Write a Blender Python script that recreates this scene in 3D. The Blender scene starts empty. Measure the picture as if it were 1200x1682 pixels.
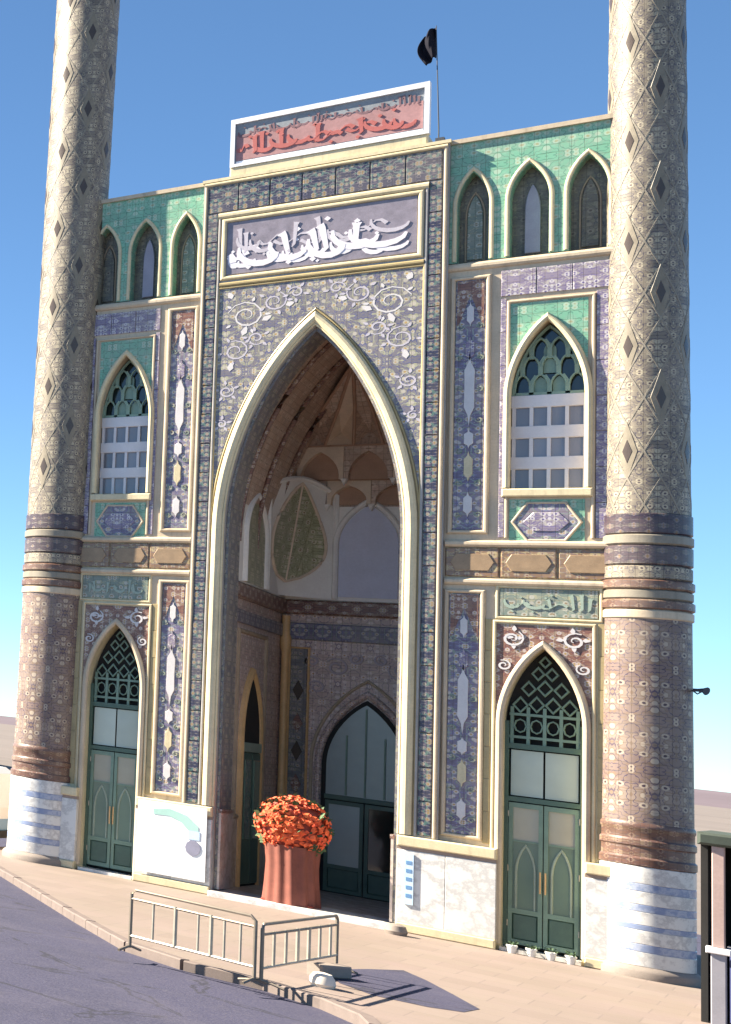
import bpy, math, random
from mathutils import Matrix, Vector
random.seed(7)
S = bpy.context.scene
C = S.collection
R = math.radians

# ------------------------------------------------------------------ camera
cd = bpy.data.cameras.new('camera')
cam = bpy.data.objects.new('camera', cd); C.objects.link(cam)
rx = Vector((0.60938306, 0.78461456, 0.11415902))
up = Vector((0.00861615, -0.15052557, 0.98856857))
bk = Vector((0.79282914, -0.60143333, -0.09848809))
cam.matrix_world = Matrix(((rx.x, up.x, bk.x, 6.1545), (rx.y, up.y, bk.y, -30.4947), (rx.z, up.z, bk.z, 2.8), (0, 0, 0, 1)))
cd.sensor_fit = 'AUTO'; cd.sensor_width = 36
cd.lens = 36 * 2074.98 / 1682
cd.shift_x = (600 + 1305.135) / 1682
cd.shift_y = (827.45 - 841) / 1682
cd.clip_start = 0.1; cd.clip_end = 20000
S.camera = cam

# ------------------------------------------------------------------ sky, sun, exposure
SUN_AZ, SUN_EL = 75.5, 38.0          # azimuth measured from the facade's outward normal towards the left
w = bpy.data.worlds.new('World'); S.world = w; w.use_nodes = True
nt = w.node_tree; nt.nodes.clear()
sky = nt.nodes.new('ShaderNodeTexSky'); sky.sky_type = 'NISHITA'; sky.sun_disc = False
sky.sun_elevation = R(SUN_EL); sky.sun_rotation = R(180 + SUN_AZ)
sky.altitude = 2200; sky.air_density = 0.9; sky.dust_density = 0.15; sky.ozone_density = 1.3
bg = nt.nodes.new('ShaderNodeBackground'); bg.inputs[1].default_value = 0.05
out = nt.nodes.new('ShaderNodeOutputWorld')
tint = nt.nodes.new('ShaderNodeMix'); tint.data_type = 'RGBA'; tint.blend_type = 'MULTIPLY'; tint.inputs[0].default_value = 1
tint.inputs[7].default_value = (.74, .97, 1.08, 1)       # the clear, saturated blue of the photograph
nt.links.new(sky.outputs[0], tint.inputs[6]); nt.links.new(tint.outputs[2], bg.inputs[0]); nt.links.new(bg.outputs[0], out.inputs[0])
sd = bpy.data.lights.new('sun', 'SUN'); sd.energy = 5.0; sd.angle = R(0.5); sd.color = (1, .89, .72)
sun = bpy.data.objects.new('sun', sd); C.objects.link(sun)
sv = Vector((-math.sin(R(SUN_AZ)) * math.cos(R(SUN_EL)), -math.cos(R(SUN_AZ)) * math.cos(R(SUN_EL)), math.sin(R(SUN_EL))))
sun.rotation_euler = sv.to_track_quat('Z', 'Y').to_euler(); sun.location = (-20, -20, 40)
S.view_settings.view_transform = 'Standard'; S.view_settings.look = 'None'
S.view_settings.gamma = 1; S.view_settings.use_curve_mapping = False
S.view_settings.exposure = 2.05
S.cycles.diffuse_bounces = 8; S.cycles.max_bounces = 12

# ------------------------------------------------------------------ materials
class N:
    def __init__(s, name):
        s.m = bpy.data.materials.new(name); s.m.use_nodes = True
        s.t = s.m.node_tree; s.b = s.t.nodes['Principled BSDF']
    def n(s, typ, **kw):
        nd = s.t.nodes.new(typ)
        for k, v in kw.items(): setattr(nd, k, v)
        return nd
    def l(s, a, b): s.t.links.new(a, b)
    def val(s, sock, v):
        if hasattr(v, 'is_output') or isinstance(v, bpy.types.NodeSocket): s.l(v, sock)
        else: sock.default_value = v
    def math(s, op, a, b=None, c=None):
        nd = s.n('ShaderNodeMath', operation=op)
        s.val(nd.inputs[0], a)
        if b is not None: s.val(nd.inputs[1], b)
        if c is not None: s.val(nd.inputs[2], c)
        return nd.outputs[0]
    def mix(s, f, a, b, mode='MIX'):
        nd = s.n('ShaderNodeMix', data_type='RGBA', blend_type=mode)
        s.val(nd.inputs[0], f)
        for sock, v in ((nd.inputs[6], a), (nd.inputs[7], b)):
            if isinstance(v, (tuple, list)): sock.default_value = (*v[:3], 1)
            else: s.l(v, sock)
        return nd.outputs[2]
    def ramp(s, f, lo, hi):
        nd = s.n('ShaderNodeMapRange'); s.val(nd.inputs[0], f)
        nd.inputs[1].default_value = lo; nd.inputs[2].default_value = hi
        return nd.outputs[0]
    def uv(s): return s.n('ShaderNodeUVMap').outputs[0]
    def obj(s): return s.n('ShaderNodeTexCoord').outputs['Object']
    def noise(s, vec, scale, detail=3, rough=.55):
        nd = s.n('ShaderNodeTexNoise'); s.l(vec, nd.inputs['Vector'])
        nd.inputs['Scale'].default_value = scale; nd.inputs['Detail'].default_value = detail
        nd.inputs['Roughness'].default_value = rough
        return nd.outputs[0]
    def bump(s, h, strength=.3, dist=.01):
        nd = s.n('ShaderNodeBump'); nd.inputs['Strength'].default_value = strength
        nd.inputs['Distance'].default_value = dist; s.l(h, nd.inputs['Height'])
        s.l(nd.outputs[0], s.b.inputs['Normal'])
    def base(s, c, rough=.5, metal=0):
        if isinstance(c, (tuple, list)): s.b.inputs['Base Color'].default_value = (*c[:3], 1)
        else: s.l(c, s.b.inputs['Base Color'])
        s.val(s.b.inputs['Roughness'], rough); s.b.inputs['Metallic'].default_value = metal
        return s.m

def plain(name, c, rough=.6, var=.25, scale=3, metal=0, bump=.15):
    n = N(name); o = n.obj()
    a = n.noise(o, scale, 5, .65); b = n.noise(o, scale * 14, 3)
    f = n.math('ADD', n.math('MULTIPLY', n.ramp(a, .3, .7), .65), n.math('MULTIPLY', n.ramp(b, .3, .7), .35))
    col = n.mix(f, tuple(x * (1 - var) for x in c), tuple(min(.9, x * (1 + var * .6)) for x in c))
    if name in ('cream_tile', 'pink_cream_tile', 'grey_tile', 'plain_brick', 'brown_ring_tile', 'dark_ring_tile', 'lattice_tile', 'white_frame_paint'):
        mp = n.n('ShaderNodeMapping'); n.l(o, mp.inputs[0]); mp.inputs['Scale'].default_value = (9, 9, .7)
        st = n.noise(mp.outputs[0], 1, 4, .65)
        col = n.mix(n.math('MULTIPLY', n.ramp(st, .52, .75), .5), col, tuple(x * .45 for x in c))
    if bump: n.bump(n.noise(o, scale * 25, 4), bump, .004)
    return n.base(col, rough, metal)

def mosaic(name, ground, ground2, petal, core, vine, vine2, px=.34, pz=.46, sc=9, tile=.15, vw=.028, rough=.38):
    """haft-rangi tile: mirrored arabesque of blossoms and vines on a coloured ground, laid in square tiles"""
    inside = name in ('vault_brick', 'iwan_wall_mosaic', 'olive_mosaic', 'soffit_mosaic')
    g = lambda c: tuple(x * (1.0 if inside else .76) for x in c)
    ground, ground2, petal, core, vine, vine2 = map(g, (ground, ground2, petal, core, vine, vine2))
    n = N(name); uv = n.uv()
    sp = n.n('ShaderNodeSeparateXYZ'); n.l(uv, sp.inputs[0])
    u, v = sp.outputs[0], sp.outputs[1]
    cb = n.n('ShaderNodeCombineXYZ')
    n.l(n.math('PINGPONG', u, px), cb.inputs[0]); n.l(n.math('PINGPONG', v, pz), cb.inputs[1])
    m = cb.outputs[0]
    warp = n.n('ShaderNodeTexNoise'); n.l(m, warp.inputs['Vector']); warp.inputs['Scale'].default_value = 5
    mw = n.n('ShaderNodeMix', data_type='VECTOR'); mw.inputs[0].default_value = .06
    n.l(m, mw.inputs[4]); n.l(warp.outputs['Color'], mw.inputs[5]); mv = mw.outputs[1]
    vo = n.n('ShaderNodeTexVoronoi', feature='F1'); n.l(mv, vo.inputs['Vector']); vo.inputs['Scale'].default_value = sc
    vo.inputs['Randomness'].default_value = .75
    d = vo.outputs['Distance']
    big = n.noise(m, 3.1, 2)
    col = n.mix(n.ramp(big, .46, .54), ground, ground2)
    v1 = n.math('ABSOLUTE', n.math('SUBTRACT', n.noise(m, 6.5, 1), .5))
    v2 = n.math('ABSOLUTE', n.math('SUBTRACT', n.noise(m, 9.5, 1, .3), .47))
    col = n.mix(n.ramp(v1, vw * 1.25, vw * .75), col, vine)
    col = n.mix(n.ramp(v2, vw, vw * .6), col, vine2)
    col = n.mix(n.ramp(d, .36, .31), col, petal)
    col = n.mix(n.ramp(d, .17, .14), col, core)
    # joints and tile to tile variation
    br = n.n('ShaderNodeTexBrick', offset=0, squash=1)
    n.l(uv, br.inputs['Vector']); br.inputs['Scale'].default_value = 1
    br.inputs['Brick Width'].default_value = tile; br.inputs['Row Height'].default_value = tile
    br.inputs['Mortar Size'].default_value = .004; br.inputs['Mortar Smooth'].default_value = .3
    br.inputs['Color1'].default_value = (.90, .90, .90, 1); br.inputs['Color2'].default_value = (1.07, 1.06, 1.04, 1)
    br.inputs['Mortar'].default_value = (.55, .52, .48, 1)
    col = n.mix(1, col, br.outputs['Color'], 'MULTIPLY')
    dirt = n.noise(n.obj(), .9, 5, .65)
    col = n.mix(n.math('MULTIPLY', n.ramp(dirt, .45, .8), .35), col, (.40, .34, .27))
    h = n.math('ADD', n.math('MULTIPLY', br.outputs['Fac'], -1), n.math('MULTIPLY', n.noise(uv, 22, 2), .35))
    n.bump(h, .35, .006)
    return n.base(col, rough)

M = {}
CREAM = (.66, .57, .40)
M['cream'] = plain('cream_tile', (.63, .54, .345), .45, .22, 2.2)
M['pink_cream'] = plain('pink_cream_tile', (.53, .435, .31), .5, .2, 2.2)
M['yellow_line'] = plain('yellow_tile', (.38, .30, .15), .4, .25)
M['grey_strip'] = plain('grey_tile', (.35, .335, .32), .4, .25)
M['white_tile'] = plain('white_tile', (.58, .555, .55), .4, .15)
M['script_white'] = plain('script_white_glaze', (.68, .65, .70), .35, .12)
M['script_lav'] = plain('script_lavender_glaze', (.47, .44, .49), .4, .2)
M['lav'] = mosaic('lavender_mosaic', (.20, .185, .225), (.27, .255, .25), (.54, .50, .42), (.50, .33, .11), (.42, .42, .29), (.11, .115, .26))
M['lav_band'] = mosaic('lavender_band_mosaic', (.30, .25, .35), (.38, .33, .40), (.66, .62, .66), (.16, .12, .32), (.52, .48, .45), (.20, .16, .33), .22, .22, 11)
M['navy'] = mosaic('navy_mosaic', (.035, .038, .085), (.07, .068, .12), (.34, .30, .26), (.34, .22, .07), (.11, .21, .19), (.22, .20, .22), .2, .3, 11)
M['inscription'] = plain('inscription_ground', (.235, .21, .25), .35, .35, 6)
M['teal'] = mosaic('teal_mosaic', (.24, .55, .37), (.31, .60, .42), (.46, .64, .48), (.44, .46, .27), (.28, .52, .37), (.14, .35, .25), .3, .34, 8)
M['sage'] = mosaic('sage_mosaic', (.24, .29, .24), (.32, .35, .29), (.52, .52, .44), (.30, .22, .12), (.42, .42, .28), (.18, .26, .22), .24, .3, 10)
M['rust'] = mosaic('rust_mosaic', (.26, .12, .085), (.30, .17, .12), (.58, .48, .44), (.45, .30, .10), (.42, .30, .22), (.16, .07, .08), .2, .3, 11)
M['belt'] = mosaic('ochre_mosaic', (.30, .185, .11), (.27, .155, .105), (.48, .38, .26), (.25, .10, .08), (.50, .40, .22), (.25, .18, .18), .3, .12, 11)
M['cart'] = plain('ochre_cartouche', (.30, .205, .12), .45, .3, 6)
M['panel_dark'] = mosaic('violet_mosaic', (.16, .14, .24), (.27, .23, .29), (.56, .52, .52), (.46, .32, .14), (.30, .36, .32), (.22, .21, .38), .19, .5, 11)
M['minaret'] = mosaic('minaret_mosaic', (.225, .19, .15), (.31, .265, .20), (.50, .44, .32), (.09, .062, .07), (.38, .33, .24), (.09, .075, .10), .2, .3, 10, rough=.5)
M['minaret_low'] = mosaic('minaret_lower_mosaic', (.235, .165, .145), (.31, .235, .19), (.46, .38, .30), (.06, .033, .05), (.24, .16, .11), (.085, .058, .10), .25, .4, 8, rough=.5)
M['lattice'] = plain('lattice_tile', (.25, .22, .17), .5, .25)
M['loz'] = plain('ochre_glaze', (.23, .195, .14), .45, .35, 6)
M['loz_dark'] = plain('dark_glaze', (.075, .055, .042), .25, .3)
M['ring_dark'] = mosaic('dark_ring_mosaic', (.065, .04, .06), (.09, .06, .085), (.20, .16, .17), (.22, .13, .05), (.14, .12, .11), (.04, .03, .06), .16, .1, 12, .1)
M['ring_brown'] = mosaic('brown_ring_mosaic', (.17, .085, .06), (.21, .12, .085), (.30, .20, .15), (.14, .06, .05), (.30, .20, .13), (.14, .08, .08), .16, .1, 12, .1)
M['brick'] = plain('plain_brick', (.40, .31, .22), .8, .25, 4)
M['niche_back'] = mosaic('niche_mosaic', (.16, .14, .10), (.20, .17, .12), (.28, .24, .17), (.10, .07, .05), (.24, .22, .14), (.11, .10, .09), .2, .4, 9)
M['niche_lav'] = plain('lavender_glaze', (.34, .31, .37), .3, .2)
M['vault'] = mosaic('vault_brick', (.54, .39, .30), (.60, .45, .36), (.66, .53, .44), (.44, .32, .24), (.60, .47, .37), (.44, .32, .26), .4, .5, 6, .12, .02, .6)
M['soffit'] = mosaic('soffit_mosaic', (.15, .145, .15), (.20, .18, .18), (.34, .30, .27), (.27, .19, .09), (.25, .25, .19), (.15, .145, .19), .2, .3, 10)
M['iwan_wall'] = mosaic('iwan_wall_mosaic', (.56, .42, .38), (.62, .49, .46), (.72, .62, .60), (.56, .33, .15), (.56, .46, .37), (.30, .23, .27), .25, .4, 9)
M['plaster'] = plain('white_plaster', (.86, .82, .77), .75, .12, 2)
M['plaster_skylit'] = plain('painted_skylight_plaster', (.62, .64, .78), .7, .12, 2)  # white plaster with the blue of sky light put into its colour
M['squinch_green'] = mosaic('olive_mosaic', (.38, .38, .24), (.44, .43, .28), (.60, .56, .44), (.26, .20, .10), (.50, .50, .32), (.26, .28, .17), .2, .3, 10)
M['iwan_scroll'] = plain('iwan_scroll_glaze', (.42, .36, .40), .5, .2)
M['muq'] = plain('ochre_plaster', (.74, .60, .46), .75, .2, 3)
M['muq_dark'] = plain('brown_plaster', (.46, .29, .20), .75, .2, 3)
M['gold'] = plain('gold_column', (.70, .44, .20), .4, .25)
M['door_green'] = plain('green_door_paint', (.07, .125, .095), .4, .25, 5)
M['door_light'] = plain('pale_green_paint', (.30, .37, .30), .45, .2, 5)
M['door_bar'] = plain('grey_green_bar', (.17, .26, .20), .45, .2, 5)
M['win_white'] = plain('white_window_paint', (.66, .65, .67), .45, .1)
M['win_green'] = plain('green_lattice_paint', (.24, .35, .27), .5, .2)
M['dark'] = plain('dark_room', (.018, .018, .017), .8, .3)
M['black_cloth'] = plain('black_cloth', (.012, .012, .02), .8, .2)
def glass(name, c, rough=.08):
    n = N(name); o = n.obj()
    n.bump(n.noise(o, 2.5, 2), .12, .02)
    n.b.inputs['Specular IOR Level'].default_value = .8
    f = n.math('MULTIPLY_ADD', n.n('ShaderNodeObjectInfo').outputs['Random'], .7, n.math('MULTIPLY', n.noise(o, 3, 3), .4))
    return n.base(n.mix(f, tuple(x * .7 for x in c), tuple(x * 1.3 for x in c)), rough)
M['glass_grey'] = glass('grey_glass', (.20, .20, .22))
M['glass_green'] = glass('green_glass', (.13, .20, .155))
M['glass_pale'] = glass('pale_frosted_glass', (.33, .38, .38), .25)
M['glass_tan'] = glass('tan_reflecting_glass', (.34, .32, .25), .2)
M['glass_mist'] = glass('misty_green_glass', (.40, .46, .40), .3)
M['glass_dark'] = glass('dark_glass', (.02, .028, .024))
def marble(name, c, vein, rough=.25):
    n = N(name); o = n.obj()
    wv = n.noise(o, 1.6, 8, .7)
    v = n.math('ABSOLUTE', n.math('SUBTRACT', wv, .5))
    col = n.mix(n.ramp(v, .0, .06), vein, c)
    col = n.mix(n.math('MULTIPLY', n.ramp(n.noise(o, .7, 4), .5, .8), .3), col, tuple(x * .8 for x in c))
    return n.base(col, rough)
M['marble'] = marble('white_marble', (.66, .65, .62), (.46, .45, .44))
M['marble_line'] = plain('brown_marble_line', (.30, .22, .17), .4, .2)
M['marble_in'] = marble('tan_marble', (.58, .48, .42), (.44, .36, .31))
M['marble_blue'] = marble('blue_grey_marble', (.22, .27, .41), (.36, .40, .50))
M['plinth_brown'] = plain('brown_stone', (.24, .20, .17), .7, .25)
M['metal'] = plain('galvanised_rail', (.42, .38, .31), .45, .25, 8, .55)
M['metal_dark'] = plain('dark_rail', (.22, .185, .145), .5, .25, 8, .4)
M['red'] = plain('red_paint', (.42, .115, .10), .5, .2)
M['red_dull'] = plain('dull_red_paint', (.20, .11, .12), .5, .2)
M['sign_grey'] = plain('sign_face', (.25, .27, .29), .5, .35, 1.5)
M['sign_white'] = plain('white_frame_paint', (.72, .74, .78), .5, .1)
M['sign_red'] = plain('dusty_red_band', (.36, .19, .19), .6, .3, 1.5)
M['pole'] = plain('grey_pole', (.055, .065, .085), .8, .2)
M['black_cloth'].node_tree.nodes['Principled BSDF'].inputs['Specular IOR Level'].default_value = .1

def asphalt():
    n = N('asphalt'); o = n.obj()
    a = n.noise(o, .35, 5, .7); b = n.noise(o, 40, 2); c_ = n.noise(o, 6, 4, .7)
    col = n.mix(n.ramp(a, .35, .68), (.0225, .022, .050), (.031, .030, .066))
    col = n.mix(n.math('MULTIPLY', n.ramp(b, .42, .62), .5), col, (.07, .066, .095))
    cr = n.n('ShaderNodeTexVoronoi', feature='DISTANCE_TO_EDGE'); n.l(o, cr.inputs['Vector']); cr.inputs['Scale'].default_value = .45
    wob = n.math('ADD', cr.outputs['Distance'], n.math('MULTIPLY', n.math('SUBTRACT', n.noise(o, 2, 4), .5), .25))
    col = n.mix(n.math('MULTIPLY', n.ramp(n.math('ABSOLUTE', wob), .016, .005), .75), col, (.012, .012, .02))
    oil = n.noise(o, 1.3, 3, .5)
    col = n.mix(n.math('MULTIPLY', n.ramp(oil, .66, .74), .5), col, (.014, .013, .024))
    col = n.mix(n.math('MULTIPLY', n.ramp(c_, .58, .72), .3), col, (.08, .075, .095))
    du = n.noise(o, .9, 6, .75)
    col = n.mix(n.math('MULTIPLY', n.ramp(du, .50, .78), .55), col, (.075, .068, .095))
    n.bump(n.math('ADD', b, n.math('MULTIPLY', c_, 1.5)), .5, .008)
    return n.base(col, .85)
M['asphalt'] = asphalt()
def paving():
    n = N('forecourt_paving'); o = n.obj()
    br = n.n('ShaderNodeTexBrick', offset=.5); n.l(o, br.inputs['Vector']); br.inputs['Scale'].default_value = 1
    br.inputs['Brick Width'].default_value = .6; br.inputs['Row Height'].default_value = .6
    br.inputs['Mortar Size'].default_value = .008
    br.inputs['Color1'].default_value = (.185, .147, .12, 1); br.inputs['Color2'].default_value = (.215, .173, .142, 1)
    br.inputs['Mortar'].default_value = (.16, .13, .11, 1)
    a = n.noise(o, .5, 5, .7)
    col = n.mix(n.math('MULTIPLY', n.ramp(a, .4, .75), .55), br.outputs['Color'], (.245, .18, .17))
    s_ = n.noise(o, 3.5, 5, .75)
    col = n.mix(n.math('MULTIPLY', n.ramp(s_, .55, .75), .4), col, (.17, .135, .115))
    n.bump(n.math('ADD', n.math('MULTIPLY', br.outputs['Fac'], -1), n.noise(o, 30, 3)), .3, .006)
    return n.base(col, .7)
M['paving'] = paving()
M['kerb'] = plain('kerb_stone', (.16, .125, .11), .8, .25, 5)
M['earth'] = plain('dry_earth', (.15, .125, .11), .95, .25, .02, bump=.3)
M['hill'] = plain('bare_hills', (.115, .088, .102), .95, .2, .004, bump=0)

# ------------------------------------------------------------------ mesh builder
class MB:
    def __init__(s): s.v = []; s.f = []; s.uv = {}; s.sm = set()
    def add(s, vs, fs, uvs=None, smooth=False):
        o = len(s.v); s.v += [tuple(p) for p in vs]
        for i, f in enumerate(fs):
            if smooth: s.sm.add(len(s.f))
            if uvs: s.uv[len(s.f)] = uvs[i]
            s.f.append(tuple(o + k for k in f))
        return s
    def bx(s, x0, x1, y0, y1, z0, z1, ch=0.0):
        """box whose outward (-y) face is chamfered by ch"""
        if ch <= 0:
            vs = [(x0, y0, z0), (x1, y0, z0), (x1, y0, z1), (x0, y0, z1), (x0, y1, z0), (x1, y1, z0), (x1, y1, z1), (x0, y1, z1)]
            return s.add(vs, [(0, 1, 2, 3), (5, 4, 7, 6), (4, 0, 3, 7), (1, 5, 6, 2), (3, 2, 6, 7), (4, 5, 1, 0)])
        c = ch
        vs = [(x0 + c, y0, z0 + c), (x1 - c, y0, z0 + c), (x1 - c, y0, z1 - c), (x0 + c, y0, z1 - c),
              (x0, y0 + c, z0), (x1, y0 + c, z0), (x1, y0 + c, z1), (x0, y0 + c, z1),
              (x0, y1, z0), (x1, y1, z0), (x1, y1, z1), (x0, y1, z1)]
        fs = [(0, 1, 2, 3), (9, 8, 11, 10)]
        for a in (0, 4):
            for i in range(4):
                j = (i + 1) % 4
                fs.append((a + 4 + i, a + 4 + j, a + j, a + i))
        return s.add(vs, fs)
    def poly(s, pts, y0, y1, ch=0.0):
        """outline in x,z (counter-clockwise seen from the front) given thickness in y"""
        n = len(pts); cx = sum(p[0] for p in pts) / n; cz = sum(p[1] for p in pts) / n
        if ch:
            ins = []
            for (x, z) in pts:
                d = math.hypot(x - cx, z - cz) or 1; k = max(0, 1 - ch * 1.3 / d); ins.append((cx + (x - cx) * k, cz + (z - cz) * k))
            vs = [(x, y0, z) for x, z in ins] + [(x, y0 + ch, z) for x, z in pts] + [(x, y1, z) for x, z in pts]
            fs = [tuple(range(n)), tuple(range(3 * n - 1, 2 * n - 1, -1))]
            for a in (0, n):
                for i in range(n):
                    j = (i + 1) % n; fs.append((a + n + i, a + n + j, a + j, a + i))
        else:
            vs = [(x, y0, z) for x, z in pts] + [(x, y1, z) for x, z in pts]
            fs = [tuple(range(n)), tuple(range(2 * n - 1, n - 1, -1))]
            for i in range(n):
                j = (i + 1) % n; fs.append((n + i, n + j, j, i))
        return s.add(vs, fs)
    def sweep(s, pts, wd, yb, depth, closed=False, prof=5):
        """half-round moulding of width wd swept along a polyline in x,z; stands depth proud of yb"""
        n = len(pts); rows = []
        for i in range(n):
            a = pts[i - 1] if (i or closed) else None
            b = pts[(i + 1) % n] if (i < n - 1 or closed) else None
            p = pts[i]
            ds = []
            if a: ds.append(Vector((p[0] - a[0], p[1] - a[1])).normalized())
            if b: ds.append(Vector((b[0] - p[0], b[1] - p[1])).normalized())
            t = ds[0] if len(ds) == 1 else (ds[0] + ds[1]).normalized()
            nn = Vector((-t.y, t.x)); k = 1
            if len(ds) == 2:
                q = Vector((-ds[0].y, ds[0].x)).dot(nn); k = 1 / max(.35, q)
            row = []
            for j in range(prof + 1):
                an = math.pi * j / prof
                o = math.cos(an) * wd / 2 * k; h = math.sin(an) * depth
                row.append((p[0] + nn.x * o, yb - h, p[1] + nn.y * o))
            rows.append(row)
        vs = [v for r in rows for v in r]; m = prof + 1; fs = []
        for i in range(n if closed else n - 1):
            i2 = (i + 1) % n
            for j in range(prof): fs.append((i * m + j, i * m + j + 1, i2 * m + j + 1, i2 * m + j))
        return s.add(vs, fs, smooth=False)
    def ribbon(s, pts, wds, y0, y1):
        """flat brush stroke in x,z of varying width"""
        n = len(pts); L = []; Rr = []
        for i, p in enumerate(pts):
            a = pts[max(0, i - 1)]; b = pts[min(n - 1, i + 1)]
            t = Vector((b[0] - a[0], b[1] - a[1]))
            t = t.normalized() if t.length > 1e-6 else Vector((1, 0))
            nn = Vector((-t.y, t.x)); h = wds[i] / 2
            L.append((p[0] + nn.x * h, p[1] + nn.y * h)); Rr.append((p[0] - nn.x * h, p[1] - nn.y * h))
        vs = []
        for i in range(n): vs += [(L[i][0], y0, L[i][1]), (Rr[i][0], y0, Rr[i][1]), (L[i][0], y1, L[i][1]), (Rr[i][0], y1, Rr[i][1])]
        fs = []
        for i in range(n - 1):
            a, b = 4 * i, 4 * i + 4
            fs += [(a, a + 1, b + 1, b), (a + 2, a, b, b + 2), (a + 1, a + 3, b + 3, b + 1)]
        fs += [(2, 3, 1, 0), (4 * n - 4, 4 * n - 3, 4 * n - 1, 4 * n - 2)]
        return s.add(vs, fs)
    def tube(s, pts, r, n=8, cap=True):
        pts = [Vector(p) for p in pts]; k = len(pts); vs = []; prev = None
        for i, p in enumerate(pts):
            t = ((pts[i + 1] - p) if i == 0 else (p - pts[i - 1]) if i == k - 1 else (pts[i + 1] - pts[i - 1])).normalized()
            a = Vector((0, 0, 1)) if abs(t.z) < .9 else Vector((1, 0, 0))
            e1 = t.cross(a).normalized(); e2 = t.cross(e1)
            rr = r[i] if isinstance(r, (list, tuple)) else r
            for j in range(n):
                an = 2 * math.pi * j / n; vs.append(p + e1 * math.cos(an) * rr + e2 * math.sin(an) * rr)
        fs = []
        for i in range(k - 1):
            for j in range(n):
                j2 = (j + 1) % n; fs.append((i * n + j, i * n + j2, (i + 1) * n + j2, (i + 1) * n + j))
        s.add(vs, fs, smooth=True)
        if cap:
            o = len(s.v) - n * k
            s.f.append(tuple(o + j for j in range(n))[::-1]); s.f.append(tuple(o + (k - 1) * n + j for j in range(n)))
        return s
    def lathe(s, cx, cy, prof, n=56, uvr=None, cap=True):
        vs = []; fs = []; uvs = []
        for r, z in prof:
            for j in range(n):
                a = 2 * math.pi * j / n; vs.append((cx + r * math.cos(a), cy + r * math.sin(a), z))
        ur = uvr or max(p[0] for p in prof)
        acc = [0]
        for i in range(1, len(prof)): acc.append(acc[-1] + math.hypot(prof[i][0] - prof[i - 1][0], prof[i][1] - prof[i - 1][1]))
        z0 = prof[0][1]
        for i in range(len(prof) - 1):
            for j in range(n):
                j2 = (j + 1) % n
                fs.append((i * n + j, i * n + j2, (i + 1) * n + j2, (i + 1) * n + j))
                u0 = 2 * math.pi * j / n * ur; u1 = 2 * math.pi * (j + 1) / n * ur
                uvs.append(((u0, z0 + acc[i]), (u1, z0 + acc[i]), (u1, z0 + acc[i + 1]), (u0, z0 + acc[i + 1])))
        s.add(vs, fs, uvs, smooth=True)
        if cap:
            o = len(s.v) - len(vs)
            s.f.append(tuple(o + j for j in range(n))[::-1]); s.f.append(tuple(o + (len(prof) - 1) * n + j for j in range(n)))
        return s
    def mesh(s, name, mat):
        me = bpy.data.meshes.new(name); me.from_pydata(s.v, [], s.f)
        ul = me.uv_layers.new(name='UVMap'); data = ul.data
        for p in me.polygons:
            if p.index in s.sm: p.use_smooth = True
            if p.index in s.uv:
                for li, q in zip(p.loop_indices, s.uv[p.index]): data[li].uv = q
                continue
            nx, ny, nz = abs(p.normal.x), abs(p.normal.y), abs(p.normal.z)
            for li, vi in zip(p.loop_indices, p.vertices):
                x, y, z = me.vertices[vi].co
                data[li].uv = (x, z) if ny >= nx and ny >= nz else ((y, z) if nx >= nz else (x, y))
        if s.sm: me.set_sharp_from_angle(angle=R(32))
        me.materials.append(M[mat] if isinstance(mat, str) else mat)
        return me
    def build(s, name, mat, parent=None, **tags):
        o = bpy.data.objects.new(name, s.mesh(name, mat)); C.objects.link(o)
        if parent: o.parent = parent
        for k, v in tags.items(): o[k] = v
        return o
def inst(o, parent, loc=(0, 0, 0), rotz=0, scale=(1, 1, 1)):
    c = o.copy(); C.objects.link(c); c.parent = parent; c.location = loc; c.rotation_euler = (0, 0, rotz); c.scale = scale
    return c
def empty(name, label=None, cat=None, loc=(0, 0, 0), group=None, parent=None, rotz=0):
    o = bpy.data.objects.new(name, None); C.objects.link(o); o.location = loc; o.rotation_euler = (0, 0, rotz); o.empty_display_size = .2
    if label: o['label'] = label
    if cat: o['category'] = cat
    if group: o['group'] = group
    if parent: o.parent = parent
    return o
def tag(o, label, cat, group=None):
    o['label'] = label; o['category'] = cat
    if group: o['group'] = group
    return o

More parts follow.
